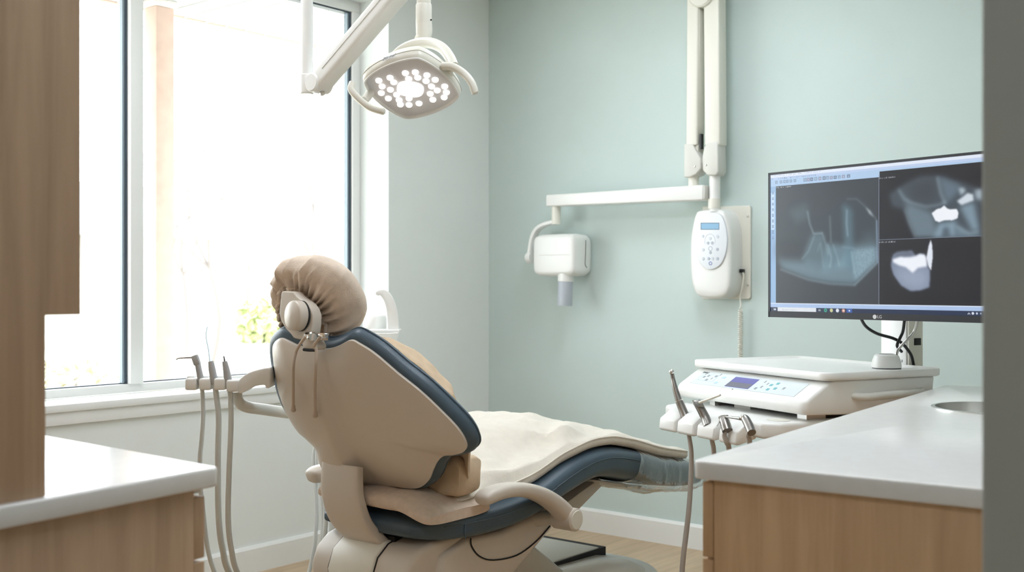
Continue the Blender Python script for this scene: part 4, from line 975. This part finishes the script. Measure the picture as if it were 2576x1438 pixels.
def cable(pts, r, m, lab):
    o = mk('cable', tube([atD(x, y, D_) for x, y, D_ in pts], r, 10, 6), m, None); tag(o, lab, 'cable', 'cables under the monitor')
cable(((2160, 786, 3.36), (2176, 818, 3.40), (2205, 838, 3.42), (2245, 850, 3.42), (2268, 862, 3.42), (2284, 880, 3.43), (2294, 898, 3.44), (2299, 925, 3.455)), .0048, M['black'], 'black cable curving from the middle of the monitor edge down past the post')
cable(((2277, 788, 3.34), (2272, 830, 3.395), (2264, 850, 3.40), (2257, 866, 3.40), (2259, 874, 3.405), (2268, 884, 3.425)), .0046, M['black'], 'short black cable hanging straight down in front of the post')
cable(((2312, 788, 3.34), (2302, 828, 3.385), (2288, 848, 3.39), (2272, 864, 3.39), (2259, 880, 3.385), (2254, 900, 3.38), (2252, 921, 3.37)), .0044, M['steel'], 'grey metallic cable crossing in front of the post to the white puck')
# ================================================================== INSTRUMENT TABLE (delivery unit)
def up_(f, g, z): return LD(.882 - .438 * f + .899 * g, 3.12 + .899 * f + .438 * g, z)
TF, TG = .655, .455
du = thing('instrument_table', up_(.3, .25, 0), 'white dental instrument table with sloped touch panel and flat tray top, beside the right counter', 'instrument table')
def rr2(f0, f1, g0, g1, r, n=6):
    o = []
    for cf_, cg, a0_ in ((f1 - r, g1 - r, 0), (f0 + r, g1 - r, 90), (f0 + r, g0 + r, 180), (f1 - r, g0 + r, 270)):
        for i in range(n + 1):
            a = math.radians(a0_ + 90 * i / n); o.append((cf_ + r * math.cos(a), cg + r * math.sin(a)))
    return o
def rl(d, z, r=.035): return [up_(f, g, z) for f, g in rr2(d, TF - d, d, TG - d, max(.006, r - d))]
mk('tray_top', loft([rl(.006, .932), rl(.001, .935), rl(0, .940), rl(0, .953), rl(.003, .956), rl(.008, .956), rl(.014, .950), rl(.02, .9485), rl(.2, .9485)]), M['white'], du, ang=50)
bprof = [(.035, .931), (.012, .924), (-.058, .882), (-.068, .874), (-.071, .862), (-.070, .848), (-.060, .838), (.06, .834), (.40, .834), (.425, .86), (.435, .931)]
def bsec(f, k): return [up_(f, .18 + (g - .18) * k, .885 + (z - .885) * (1 - (1 - k) * .5)) for g, z in bprof]
mk('body', loft([bsec(.012, .95), bsec(.020, .985), bsec(.032, 1), bsec(TF - .035, 1), bsec(TF - .022, .985), bsec(TF - .014, .95)]), M['white'], du, bevel=.005, seg=3, ang=25)
mk('gap', prism([up_(.04, .03, .928), up_(TF - .04, .03, .928), up_(TF - .04, .42, .928), up_(.04, .42, .928)], (0, 0, .005)), M['dark'], du)
# sloped touch panel: coordinates a along the length from the left end, b down the slope
sl0, sl1 = up_(.3, .012, .924), up_(.3, -.058, .882); sdir = (sl1 - sl0); SLN = UF.cross(sdir).normalized()
if SLN.z < 0: SLN = -SLN
def sp(f, b, n=.0012): return up_(f, lerp(.012, -.058, b), lerp(.924, .882, b)) + SLN * n
def spl(f0, f1, b0, b1, n0=.0004, t=.001, sk=0): return prism([sp(f0, b0, n0), sp(f1, b0, n0), sp(f1 + sk, b1, n0), sp(f0 + sk, b1, n0)], SLN * t)
tpn = mk('touch_panel', spl(.075, TF - .07, .10, .93, .0002, .0008), mat('pale_blue_foil', (216, 224, 228), .3, bump=.01), du, label='pale blue foil touch panel')
M['scr'] = emit('small_violet_display', (92, 92, 150), .35)
mk('display', spl(.290, .405, .22, .86, .001, .0008), M['scr'], tpn, label='dark violet display')
mk('display_lower_band', spl(.292, .403, .55, .84, .0018, .0003), emit('small_grey_display', (104, 104, 116), .3), tpn)
M['teal'] = mat('teal_key', (108, 178, 186), .5, bump=.01); M['paleblue'] = mat('pale_blue_key', (184, 212, 226), .5, bump=.01); M['greyink'] = mat('grey_ink', (150, 158, 164), .6, bump=.01)
for f, b, m_, w_ in ((.215, .45, 'teal', .012), (.195, .32, 'teal', .012), (.183, .62, 'teal', .012), (.208, .72, 'teal', .012), (.245, .62, 'greyink', .006), (.235, .4, 'greyink', .004), (.255, .3, 'greyink', .004), (.262, .75, 'greyink', .010), (.15, .55, 'greyink', .008),
                     (.455, .35, 'paleblue', .018), (.462, .72, 'paleblue', .014), (.497, .33, 'greyink', .012), (.485, .2, 'greyink', .004), (.505, .5, 'greyink', .004), (.522, .62, 'greyink', .012), (.535, .36, 'greyink', .010), (.55, .45, 'greyink', .010), (.558, .25, 'greyink', .004)):
    mk('key', spl(f - w_ / 2, f + w_ / 2, b - .06, b + .06, .001, .0005), M[m_], tpn)
for f0, f1, b0, b1 in ((.485, .565, .27, .275), (.485, .565, .68, .69), (.485, .4865, .27, .69), (.5635, .565, .27, .69)): mk('key_outline', spl(f0, f1, b0, b1, .001, .0004), M['paleblue'], tpn)
text('SIMPLE', sp(.567, .18), -UF, SLN, .011, mat('ink', (80, 84, 88), .6, bump=.01), tpn)
mk('indicator', spl(.352, .357, .955, .985, .0004, .0006), M['black'], du)
# handle on the right side
mk('side_handle', tube([up_(.018, .11, .885), up_(-.012, .135, .884), up_(-.016, .2, .886), up_(-.014, .33, .890), up_(.015, .38, .892)], [.010, .012, .012, .010, .008], 16, 5), M['white_g'], du)
mk('side_groove', tube([up_(.0175, .02, .893), up_(.0175, .1, .905), up_(.0175, .40, .908)], .0016, 6, 4), M['greyink'], du)
# holder bar below the body
hb2 = [(.60, .20), (.60, -.10), (.575, -.155), (.50, -.178), (.06, -.178), (.02, -.14), (.02, .20)]
mk('holder_bar', loft([[up_(f, g, z) for f, g in hb2] for z in (.774, .820)]), M['white'], du, bevel=.010, seg=3)
for g_ in (prism([up_(.52, -.02, .8195), up_(.48, -.03, .8195), up_(.48, .2, .8195), up_(.52, .2, .8195)], (0, 0, .03)), prism([up_(.10, -.02, .8195), up_(.02 + .04, -.02, .8195), up_(.06, .2, .8195), up_(.10, .2, .8195)], (0, 0, .0145))): mk('slide_rail', g_, M['steel'], du)
mk('bar_neck', prism([up_(.42, .0, .8195), up_(.34, .0, .8195), up_(.34, .2, .8195), up_(.42, .2, .8195)], (0, 0, .016)), M['white_g'], du)
mk('bar_gap_shade', prism([up_(.47, .05, .8195), up_(.06, .05, .8195), up_(.06, .2, .8195), up_(.47, .2, .8195)], (0, 0, .0148)), M['dark'], du)  # dark block filling the gap, painted in for the shade under the body
bf = [.455, .358, .256, .148]
for i, f in enumerate(bf):
    w = .0415
    pr_ = [(-.16, .822), (-.195, .812), (-.228, .790), (-.232, .758), (-.224, .752), (-.16, .768)]
    mk('holder', prism([up_(f - w, g, z) for g, z in pr_], UF * (2 * w)), M['white'], du, bevel=.006, seg=3)
mk('thumb_recess', loft([[up_(.085 + a * k, -.10 + b * k, .8205 + h) for a, b in sq(.035, .030, 28, 2.2)] for k, h in ((1, 0), (.97, .0012), (.9, .0006), (.5, .0002), (.02, .0001))]), M['white_w'], du)
mk('column', cyl(up_(.3, .25, .02), up_(.3, .25, .80), .035, 24), M['white_g'], du)
mk('foot', lathe([(.001, 0), (.13, 0), (.13, .018), (.06, .035), (.001, .035)], up_(.3, .25, 0), (0, 0, 1), 40), M['white_g'], du)
# puck
pk = atD(2230, 925, 3.40)
u = thing('puck', (pk.x, pk.y, .949), 'small round white puck standing on the tray of the instrument table', 'device')
mk('dome', lathe([(.001, .0), (.0435, .0), (.0440, .006), (.0415, .022), (.036, .036), (.030, .0405), (.001, .0425)], (pk.x, pk.y, .9515), (0, 0, 1), 48), M['white'], u, ang=30)
mk('foot_ring', lathe([(.001, 0), (.0425, 0), (.0425, .003), (.001, .003)], (pk.x, pk.y, .949), (0, 0, 1), 40), M['charcoal'], u)
mk('top_mark', lathe([(.001, 0), (.022, 0), (.020, .0006), (.001, .0008)], (pk.x, pk.y, .9935), (0, 0, 1), 32), M['white_g'], u)
sd = (pk + RT * .042 - FW * .012); mk('side_lamp', lathe([(.001, 0), (.005, 0), (.004, .002), (.001, .003)], V((sd.x, sd.y, .972)) , RT - FW * .3, 12), M['greyink'], u)
# handpieces resting in the holders
def rod2(pts, rs_, n=18, k=4): return tube(pts, rs_, n, k)
G1 = 'handpieces on the instrument table'
def A(x, y, d): return atD(x, y, d)
h1 = thing('handpiece', A(1735, 1078, 3.40), 'tall grey dental handpiece with ball shaped head, leftmost on the instrument table', 'handpiece', G1)
mk('grip', rod2([A(1735, 1082, 3.37), A(1729, 1062, 3.39), A(1718, 1032, 3.41), A(1707, 1005, 3.42)], [.0125, .0138, .0132, .0118]), M['satin'], h1)
mk('neck', rod2([A(1707, 1005, 3.42), A(1698, 975, 3.43), A(1693, 952, 3.44), A(1691, 940, 3.44)], [.0112, .0085, .0066, .0060]), M['satin'], h1)
mk('collar', cyl(A(1708.5, 1009, 3.42), A(1707, 1004, 3.42), .0128, 20), M['steel'], h1)
mk('ball', ellipsoid(A(1689.5, 935, 3.44), V((1, 0, 0)), V((0, 1, 0)), UP, .0082, .0082, .0086, 18, 12), M['steel'], h1)
mk('hose', rod2([A(1730, 1075, 3.38), A(1734, 1100, 3.37), A(1739, 1140, 3.36), A(1738, 1200, 3.36), A(1733, 1280, 3.36), A(1725, 1350, 3.36), A(1717, 1420, 3.36), A(1714, 1500, 3.38), A(1725, 1570, 3.48), A(1770, 1600, 3.60)], [.0062, .0072, .0080, .0080, .0080], 12, 5), M['hose_w'], h1)
h2 = thing('syringe', A(1780, 1072, 3.27), 'grey air water syringe with long thin angled tip on the instrument table', 'syringe', None)
mk('grip', rod2([A(1782, 1072, 3.26), A(1775, 1052, 3.28), A(1764, 1030, 3.29), A(1753, 1010, 3.30)], [.0145, .0140, .0130, .0125]), M['satin'], h2)
mk('button_block', obox(A(1757, 1015, 3.285), (A(1753, 1008, 3.3) - A(1764, 1030, 3.29)).normalized(), RT, FW, .012, .013, .010), M['satin'], h2, bevel=.003)
mk('tip', rod2([A(1760, 1012, 3.27), A(1785, 1003, 3.23), A(1812, 993, 3.19)], [.0042, .0036, .0030], 12, 3), M['white_w'], h2)
mk('hose', rod2([A(1780, 1070, 3.27), A(1786, 1092, 3.26), A(1792, 1112, 3.26), A(1796, 1150, 3.27), A(1796, 1300, 3.30), A(1790, 1450, 3.34), A(1790, 1560, 3.45), A(1810, 1600, 3.6)], [.0055, .007, .0078, .0078], 12, 5), M['hose_w'], h2)
h3 = thing('handpiece', A(1828, 1085, 3.15), 'short grey handpiece with bent metal tip, third from the left on the instrument table', 'handpiece', G1)
mk('grip', rod2([A(1830, 1083, 3.14), A(1826, 1070, 3.15), A(1822, 1058, 3.16), A(1818, 1050, 3.165)], [.0150, .0150, .0140, .011]), M['satin'], h3)
mk('head', rod2([A(1810, 1053, 3.17), A(1818, 1050, 3.165), A(1830, 1048, 3.15)], [.0065, .0075, .0055], 14, 3), M['satin'], h3)
mk('tip', rod2([A(1811, 1054, 3.165), A(1808, 1063, 3.155), A(1803, 1071, 3.15)], [.0028, .0020, .0012], 8, 3), M['steel'], h3)
mk('hose', rod2([A(1826, 1080, 3.15), A(1822, 1095, 3.15), A(1828, 1112, 3.15), A(1834, 1140, 3.18), A(1834, 1300, 3.24), A(1828, 1500, 3.34), A(1828, 1600, 3.55)], [.006, .0075, .0078, .0078], 12, 5), M['hose_w'], h3)
h4 = thing('handpiece', A(1890, 1084, 3.02), 'short grey handpiece with thin horizontal nozzle, rightmost on the instrument table', 'handpiece', G1)
mk('grip', rod2([A(1891, 1088, 3.00), A(1885, 1072, 3.02), A(1877, 1056, 3.04), A(1872, 1050, 3.05)], [.0120, .0125, .0120, .010]), M['satin'], h4)
mk('head', ellipsoid(A(1869, 1050, 3.05), RT, FW, UP, .0095, .009, .009, 18, 10), M['steel'], h4)
mk('nozzle', rod2([A(1864, 1052, 3.05), A(1852, 1051, 3.08), A(1838, 1049, 3.11), A(1828, 1048, 3.14)], [.0058, .0040, .0034, .0026], 12, 3), M['steel'], h4)
mk('hose', rod2([A(1886, 1084, 3.02), A(1882, 1096, 3.02), A(1886, 1120, 3.04), A(1890, 1300, 3.14), A(1880, 1500, 3.3), A(1876, 1600, 3.5)], [.0062, .0075, .0078], 12, 5), M['hose_w'], h4)

# ================================================================== ASSISTANT'S INSTRUMENT ARM
aa = thing('assistant_unit', A(600, 1000, 3.1), 'white curved arm with instrument holders, left of the dental chair by the window', 'instrument arm')
for x, d in ((487, 3.12), (522, 3.11), (559, 3.10)):
    c = A(x, 964, d)
    mk('holder', obox(c, RT, FW, UP, .0165, .030, .0165), M['white'], aa, bevel=.006, seg=3)
    mk('holder_shoulder', obox(A(x - 3, 953, d + .015), RT, FW, UP, .012, .018, .010), M['white'], aa, bevel=.005, seg=3)
mk('holder', obox(A(590, 968, 3.09), RT, FW, UP, .0165, .030, .0165), M['white'], aa, bevel=.006, seg=3)
mk('holder_rail', tube([A(476, 962, 3.15), A(600, 968, 3.13)], .011, 14), M['white_g'], aa)
hp_ = crs([A(x, y, 3.07) for x, y in ((596, 966), (606, 950), (628, 936), (655, 928), (674, 925), (678, 932), (680, 955), (678, 974), (668, 975), (664, 968), (638, 972), (622, 980), (610, 988), (598, 986))], 4, True)
mk('grip_head', prism([p for p in hp_], FW * .07), M['white'], aa, bevel=.004, seg=2, ang=50)
mk('arm_tube', tube([A(597, 986, 3.11), A(598, 1002, 3.11), A(606, 1016, 3.12), A(625, 1024, 3.14), A(660, 1029, 3.24), A(725, 1038, 3.38), A(775, 1042, 3.54), A(830, 1030, 3.66)], [.0135, .0145, .0155, .016, .0165, .017, .018, .018], 22, 6), M['white_g'], aa)
G2 = 'instruments on the left arm'
def hosepath(pts): return [A(*p) for p in pts]
s1 = thing('suction_tip', A(502, 965, 3.12), 'grey suction handpiece with long thin curved metal tip, leftmost on the left arm', 'suction tip')
mk('grip', rod2([A(508, 966, 3.1), A(504, 948, 3.1), A(500, 928, 3.1), A(497, 912, 3.1)], [.0085, .0090, .0085, .0080]), M['grip'], s1)
mk('head', obox(A(493, 905, 3.1), (RT * .35 - UP).normalized(), RT + UP * .35, FW, .014, .0085, .009), M['grip'], s1, bevel=.003)
mk('tip', rod2([A(490, 900, 3.1), A(478, 899, 3.1), A(460, 900, 3.1), A(449, 901, 3.1), A(443, 904, 3.1)], [.0030, .0022, .0018, .0014], 10, 4), M['satin'], s1)
mk('hose', rod2(hosepath(((508, 972, 3.1), (510, 1000, 3.1), (511, 1050, 3.1), (507, 1110, 3.1), (503, 1160, 3.1), (508, 1260, 3.12), (540, 1440, 3.2), (640, 1570, 3.4), (750, 1500, 3.58), (786, 1400, 3.62), (796, 1310, 3.64), (794, 1215, 3.66), (790, 1140, 3.68), (812, 1060, 3.70))), [.0060, .0065, .0065], 12, 6), M['hose'], s1)
s2 = thing('suction_hose', A(534, 965, 3.11), 'grey saliva ejector with upright pale blue plastic straw on the left arm', 'suction hose')
mk('grip', rod2([A(540, 966, 3.09), A(537, 948, 3.09), A(533, 925, 3.09), A(530, 908, 3.09)], [.0090, .0105, .0095, .0070]), M['grip'], s2)
mk('straw', rod2([A(530, 908, 3.09), A(527, 880, 3.09), A(522, 855, 3.09), A(521, 838, 3.09), A(524, 822, 3.09)], [.0042, .0040, .0040], 12, 4), M['straw'], s2, label='pale blue bent plastic straw')
mk('hose', rod2(hosepath(((541, 972, 3.09), (545, 1000, 3.09), (550, 1055, 3.09), (548, 1160, 3.09), (550, 1300, 3.1), (560, 1380, 3.12), (582, 1450, 3.16), (670, 1580, 3.36), (768, 1510, 3.55), (800, 1420, 3.60), (813, 1330, 3.62), (812, 1250, 3.64), (802, 1190, 3.66), (800, 1130, 3.68), (820, 1060, 3.70))), [.0075, .0092, .0092], 14, 6), M['hose'], s2)
s3 = thing('curing_light', A(570, 965, 3.10), 'grey pointed handpiece with short upright pin, third from the left on the left arm', 'handpiece')
mk('grip', rod2([A(577, 968, 3.08), A(573, 950, 3.08), A(569, 928, 3.08), A(565, 908, 3.08)], [.0085, .0110, .0090, .0068]), M['grip'], s3)
mk('pin', rod2([A(565, 908, 3.08), A(563, 895, 3.08)], [.0026, .0016], 10, 0), M['charcoal'], s3)
mk('hose', rod2(hosepath(((577, 972, 3.08), (580, 1000, 3.08), (581, 1073, 3.08), (576, 1192, 3.08), (574, 1306, 3.09), (582, 1380, 3.11), (603, 1450, 3.16), (690, 1575, 3.34), (780, 1500, 3.52), (806, 1420, 3.58), (818, 1330, 3.60), (818, 1260, 3.62), (808, 1190, 3.64), (806, 1130, 3.66), (828, 1060, 3.70))), [.0070, .0080, .0080], 12, 6), M['hose'], s3)

# ================================================================== RINSE BASIN behind the chair
cu = thing('rinse_basin', (-2.70, 2.62, 0), 'white rinse basin with curved spout on a column behind the dental chair, by the window', 'basin')
mk('column', box(-2.77, -2.67, 2.46, 2.78, .12, .98), M['white'], cu, bevel=.018, seg=3)
mk('column_foot', box(-2.78, -2.66, 2.44, 2.80, 0, .12), M['charcoal'], cu, bevel=.01)
bz0 = A(960, 838, 3.85)
mk('bowl', lathe([(.001, -.07), (.03, -.065), (.05, -.03), (.058, .0), (.060, .008), (.056, .010), (.05, -.015), (.03, -.045), (.001, -.05)], V((bz0.x, bz0.y, 1.03)), (0, 0, 1), 40), M['white'], cu)
cpk = A(945, 812, 3.95)
mk('cup_holder', box(cpk.x - .04, cpk.x + .03, cpk.y - .03, cpk.y + .03, 1.04, A(945, 792, 3.95).z), M['white'], cu, bevel=.01)
o_ = crs([A(x, y, 3.87) for x, y in ((947, 742), (944, 736), (952, 730), (968, 729), (982, 741), (993, 764), (1000, 795), (1003, 832))], 5); i_ = crs([A(x, y, 3.87) for x, y in ((975, 832), (974, 800), (972, 780), (967, 760), (961, 748), (955, 742), (951, 743))], 5)
mk('spout', prism(o_ + i_, FW * .030), M['white'], cu, bevel=.004, seg=2, ang=50)
mk('spout_plate', prism([A(x, y, 3.84) for x, y in ((925, 829), (1004, 829), (1004, 838), (925, 838))], FW * .10), M['white'], cu, bevel=.004)
mk('arm_mount', cyl(V((-2.69, 2.56, .82)), V((-2.69, 2.42, .82)), .03, 20), M['white_g'], cu)

# ================================================================== CABINETS AND COUNTERS
ra = math.radians(4.3); CX = V((math.cos(ra), math.sin(ra), 0)); CY = V((-math.sin(ra), math.cos(ra), 0))
K0 = V((-.965, 1.688, 0))
def kp(a, b, z): return K0 + CX * a + CY * b + UP * z
xw = XR - .004
pA, pB = kp(0, 0, 0), K0 + CX * ((xw - K0.x) / CX.x); far = kp(0, 1.775, 0); pC = far + CX * ((xw - far.x) / CX.x)
def rounded(poly, r, n=6):
    out = []; m = len(poly)
    for i in range(m):
        p, a, b = poly[i], poly[i - 1], poly[(i + 1) % m]; da, db = (a - p).normalized(), (b - p).normalized()
        if r[i] <= 0: out.append(p.copy()); continue
        p0, p1 = p + da * r[i], p + db * r[i]
        for k in range(n + 1):
            t = k / n; out.append(p0 * (1 - t) ** 2 + p * 2 * t * (1 - t) + p1 * t * t)
    return out
out = rounded([pA, pB, pC, far], [.022, 0, 0, .03], 8)
dense = []
for i, p in enumerate(out):
    q = out[(i + 1) % len(out)]; n = max(1, int((q - p).length / .04)); dense += [p.lerp(q, k / n) for k in range(n)]
SK = V((-.792, 2.862, 0)); SRAD = .140
inn = [SK + (p - SK).normalized() * SRAD for p in dense]
zt, zb = .90, .868
def at_z(l, z): return [V((p.x, p.y, z)) for p in l]
ctop = mk('countertop', loft([at_z(dense, zb), at_z(dense, zt), at_z(inn, zt), at_z(inn, zb)], closed=True), M['quartz'], None, bevel=.0045, seg=3, ang=50)
tag(ctop, 'white countertop with round sink cut-out on the right cabinet', 'countertop')
sk = thing('sink', (SK.x, SK.y, .74), 'round stainless steel sink set in the right countertop', 'sink')
mk('bowl', lathe([(.001, .745), (.09, .748), (.125, .77), (.138, .82), (.1385, .8985), (.146, .8995), (.146, .9025), (.1365, .9030), (.1350, .82), (.122, .773), (.088, .751), (.001, .748)], (SK.x, SK.y, 0), (0, 0, 1), 64), M['steel'], sk, ang=60)
mk('drain', lathe([(.001, .7485), (.03, .7485), (.03, .751), (.02, .750), (.001, .7495)], (SK.x, SK.y, 0), (0, 0, 1), 28), M['chrome'], sk)
cab = thing('base_cabinet', kp(.3, .9, 0), 'oak base cabinet with drawers under the right countertop, its end panel towards the doorway', 'cabinet')
we = (xw - K0.x) / CX.x - .002
def kbox(a0, a1, b0, b1, z0, z1): return prism([kp(a0, b0, z0), kp(a1, b0, z0), kp(a1, b1, z0), kp(a0, b1, z0)], (0, 0, z1 - z0))
mk('end_panel', kbox(.036, we, .014, .034, 0, .8675), M['oak'], cab, bevel=.001)
mk('carcass', kbox(.038, we, .036, 1.74, .10, .735), M['oak'], cab)
mk('toe_kick', kbox(.09, we, .036, 1.74, 0, .10), M['charcoal'], cab)
for b0, b1 in ((.016, .60), (.604, 1.17), (1.174, 1.74)):
    for z0, z1 in ((.733, .862), (.42, .729), (.105, .416)):
        d = mk('drawer', kbox(.014, .034, b0, b1, z0, z1), M['oak'], cab, bevel=.0012)
        mk('handle', kbox(.004, .014, (b0 + b1) / 2 - .07, (b0 + b1) / 2 + .07, z1 - .012, z1 - .002), M['steel'], d, bevel=.001)
# left run
LA = V((-1.537, 1.136, 0)); le = V((.114, -.9935, 0)).normalized(); lo = V((.9935, .114, 0)).normalized(); lw = V((-.9995, .033, 0)).normalized()
LB = LA + le * .60; LW = LA + lw * ((XW + .004 - LA.x) / lw.x); LWB = V((XW + .004, LB.y, 0))
ol = rounded([LA, LB, LWB, LW], [.020, 0, 0, 0], 8)
if True:
    ct2 = mk('countertop', prism(at_z(ol, zb), (0, 0, zt - zb)), M['quartz'], None, bevel=.0045, seg=3, ang=50)
tag(ct2, 'white countertop on the left oak cabinet, under the tall oak panel', 'countertop')
c2 = thing('base_cabinet', LA + le * .3 + lw * 1.0, 'oak base cabinet below the left countertop, its plain end panel towards the doorway', 'cabinet')
def lp(a, b, z): return LA + le * a - lo * b + UP * z      # a: towards the viewer side, b: towards the window
def lbox(a0, a1, b0, b1, z0, z1): return prism([lp(a0, b0, z0), lp(a1, b0, z0), lp(a1, b1, z0), lp(a0, b1, z0)], (0, 0, z1 - z0))
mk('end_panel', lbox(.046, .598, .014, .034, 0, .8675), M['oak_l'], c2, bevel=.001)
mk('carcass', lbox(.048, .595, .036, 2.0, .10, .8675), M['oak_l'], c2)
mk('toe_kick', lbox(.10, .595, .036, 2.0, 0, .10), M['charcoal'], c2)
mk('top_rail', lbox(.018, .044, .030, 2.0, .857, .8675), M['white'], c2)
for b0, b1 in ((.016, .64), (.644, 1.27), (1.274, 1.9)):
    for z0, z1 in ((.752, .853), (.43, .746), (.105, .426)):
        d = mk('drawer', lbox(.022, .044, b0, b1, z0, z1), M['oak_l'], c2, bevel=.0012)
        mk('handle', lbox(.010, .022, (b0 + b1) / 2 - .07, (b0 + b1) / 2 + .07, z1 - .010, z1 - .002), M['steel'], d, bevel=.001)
# tall unit standing on the left counter
PQ = LA - lo * .013
def ep(px, py): return onP(px, py, PQ, lo)
g1, g2 = ep(115, 1000), ep(203, 500); zn = ep(160, 792).z
bk = LB + le * -.004 - lo * .013
tu = thing('wall_cabinet', V((-2.3, .66, .9)), 'tall oak cabinet standing on the left countertop, stepped end panel towards the doorway', 'cabinet')
Ptop = 2.5
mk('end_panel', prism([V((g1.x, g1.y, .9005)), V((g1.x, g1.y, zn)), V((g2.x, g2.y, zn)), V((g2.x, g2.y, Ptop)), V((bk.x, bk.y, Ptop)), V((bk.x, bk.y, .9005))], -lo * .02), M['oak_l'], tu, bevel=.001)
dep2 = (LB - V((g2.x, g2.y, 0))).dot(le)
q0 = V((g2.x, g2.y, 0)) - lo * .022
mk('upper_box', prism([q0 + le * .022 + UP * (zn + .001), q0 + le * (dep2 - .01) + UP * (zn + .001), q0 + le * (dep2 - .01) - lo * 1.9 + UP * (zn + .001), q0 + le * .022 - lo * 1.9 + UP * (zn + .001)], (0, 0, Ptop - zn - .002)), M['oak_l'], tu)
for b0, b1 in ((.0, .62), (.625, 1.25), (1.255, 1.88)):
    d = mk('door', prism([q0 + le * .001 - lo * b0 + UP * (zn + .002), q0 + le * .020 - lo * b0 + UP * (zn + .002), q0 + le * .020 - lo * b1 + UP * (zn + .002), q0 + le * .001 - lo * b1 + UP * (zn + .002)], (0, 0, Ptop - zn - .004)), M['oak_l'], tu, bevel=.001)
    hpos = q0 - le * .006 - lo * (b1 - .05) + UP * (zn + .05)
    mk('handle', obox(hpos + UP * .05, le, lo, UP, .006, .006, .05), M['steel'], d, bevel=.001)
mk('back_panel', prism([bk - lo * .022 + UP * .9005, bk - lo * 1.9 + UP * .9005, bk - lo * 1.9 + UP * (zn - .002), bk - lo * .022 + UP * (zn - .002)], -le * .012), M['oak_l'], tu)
struct(mk('wall_entry', box(XW, -1.44, .36, .528, 0, ZC), M['white_wall']))

# ================================================================== LIGHT, CAMERA
w = bpy.data.worlds.new('day'); SC.world = w; w.use_nodes = True; nt = w.node_tree; bg = nt.nodes['Background']
tc = nt.nodes.new('ShaderNodeTexCoord'); sx_ = nt.nodes.new('ShaderNodeSeparateXYZ'); rm = nt.nodes.new('ShaderNodeValToRGB')
nt.links.new(tc.outputs['Generated'], sx_.inputs[0]); nt.links.new(sx_.outputs['Z'], rm.inputs['Fac'])
rm.color_ramp.elements[0].position = .0; rm.color_ramp.elements[0].color = (.95, .975, 1.0, 1); rm.color_ramp.elements[1].position = .8; rm.color_ramp.elements[1].color = (.84, .92, 1.0, 1)
nt.links.new(rm.outputs['Color'], bg.inputs['Color']); bg.inputs['Strength'].default_value = 7.0
sl = bpy.data.lights.new('sun', 'SUN'); sl.energy = 2.4; sl.angle = math.radians(6); sl.color = (1, .97, .94)
so2 = bpy.data.objects.new('sun', sl); COL.objects.link(so2); so2.rotation_euler = V((-.62, .25, -.75)).to_track_quat('-Z', 'Y').to_euler()
cd_ = bpy.data.cameras.new('camera'); co = bpy.data.objects.new('camera', cd_); COL.objects.link(co); SC.camera = co
co.location = (0, 0, EYE); co.rotation_euler = (PI / 2, 0, YAW)
cd_.sensor_width = 36; cd_.lens = FOC / 2576 * 36; cd_.clip_start = .05; cd_.clip_end = 200
cd_.dof.use_dof = True; cd_.dof.focus_distance = 3.3; cd_.dof.aperture_fstop = 4.5
vs = SC.view_settings; vs.view_transform = 'Standard'; vs.look = 'None'; vs.exposure = 0.07; vs.gamma = 1; vs.use_curve_mapping = False
SC.cycles.max_bounces = 8; SC.cycles.diffuse_bounces = 5; SC.cycles.glossy_bounces = 4; SC.cycles.transparent_max_bounces = 12; SC.cycles.sample_clamp_indirect = 8
SC.cycles.use_denoising = True; SC.cycles.use_adaptive_sampling = True; SC.cycles.adaptive_threshold = .02
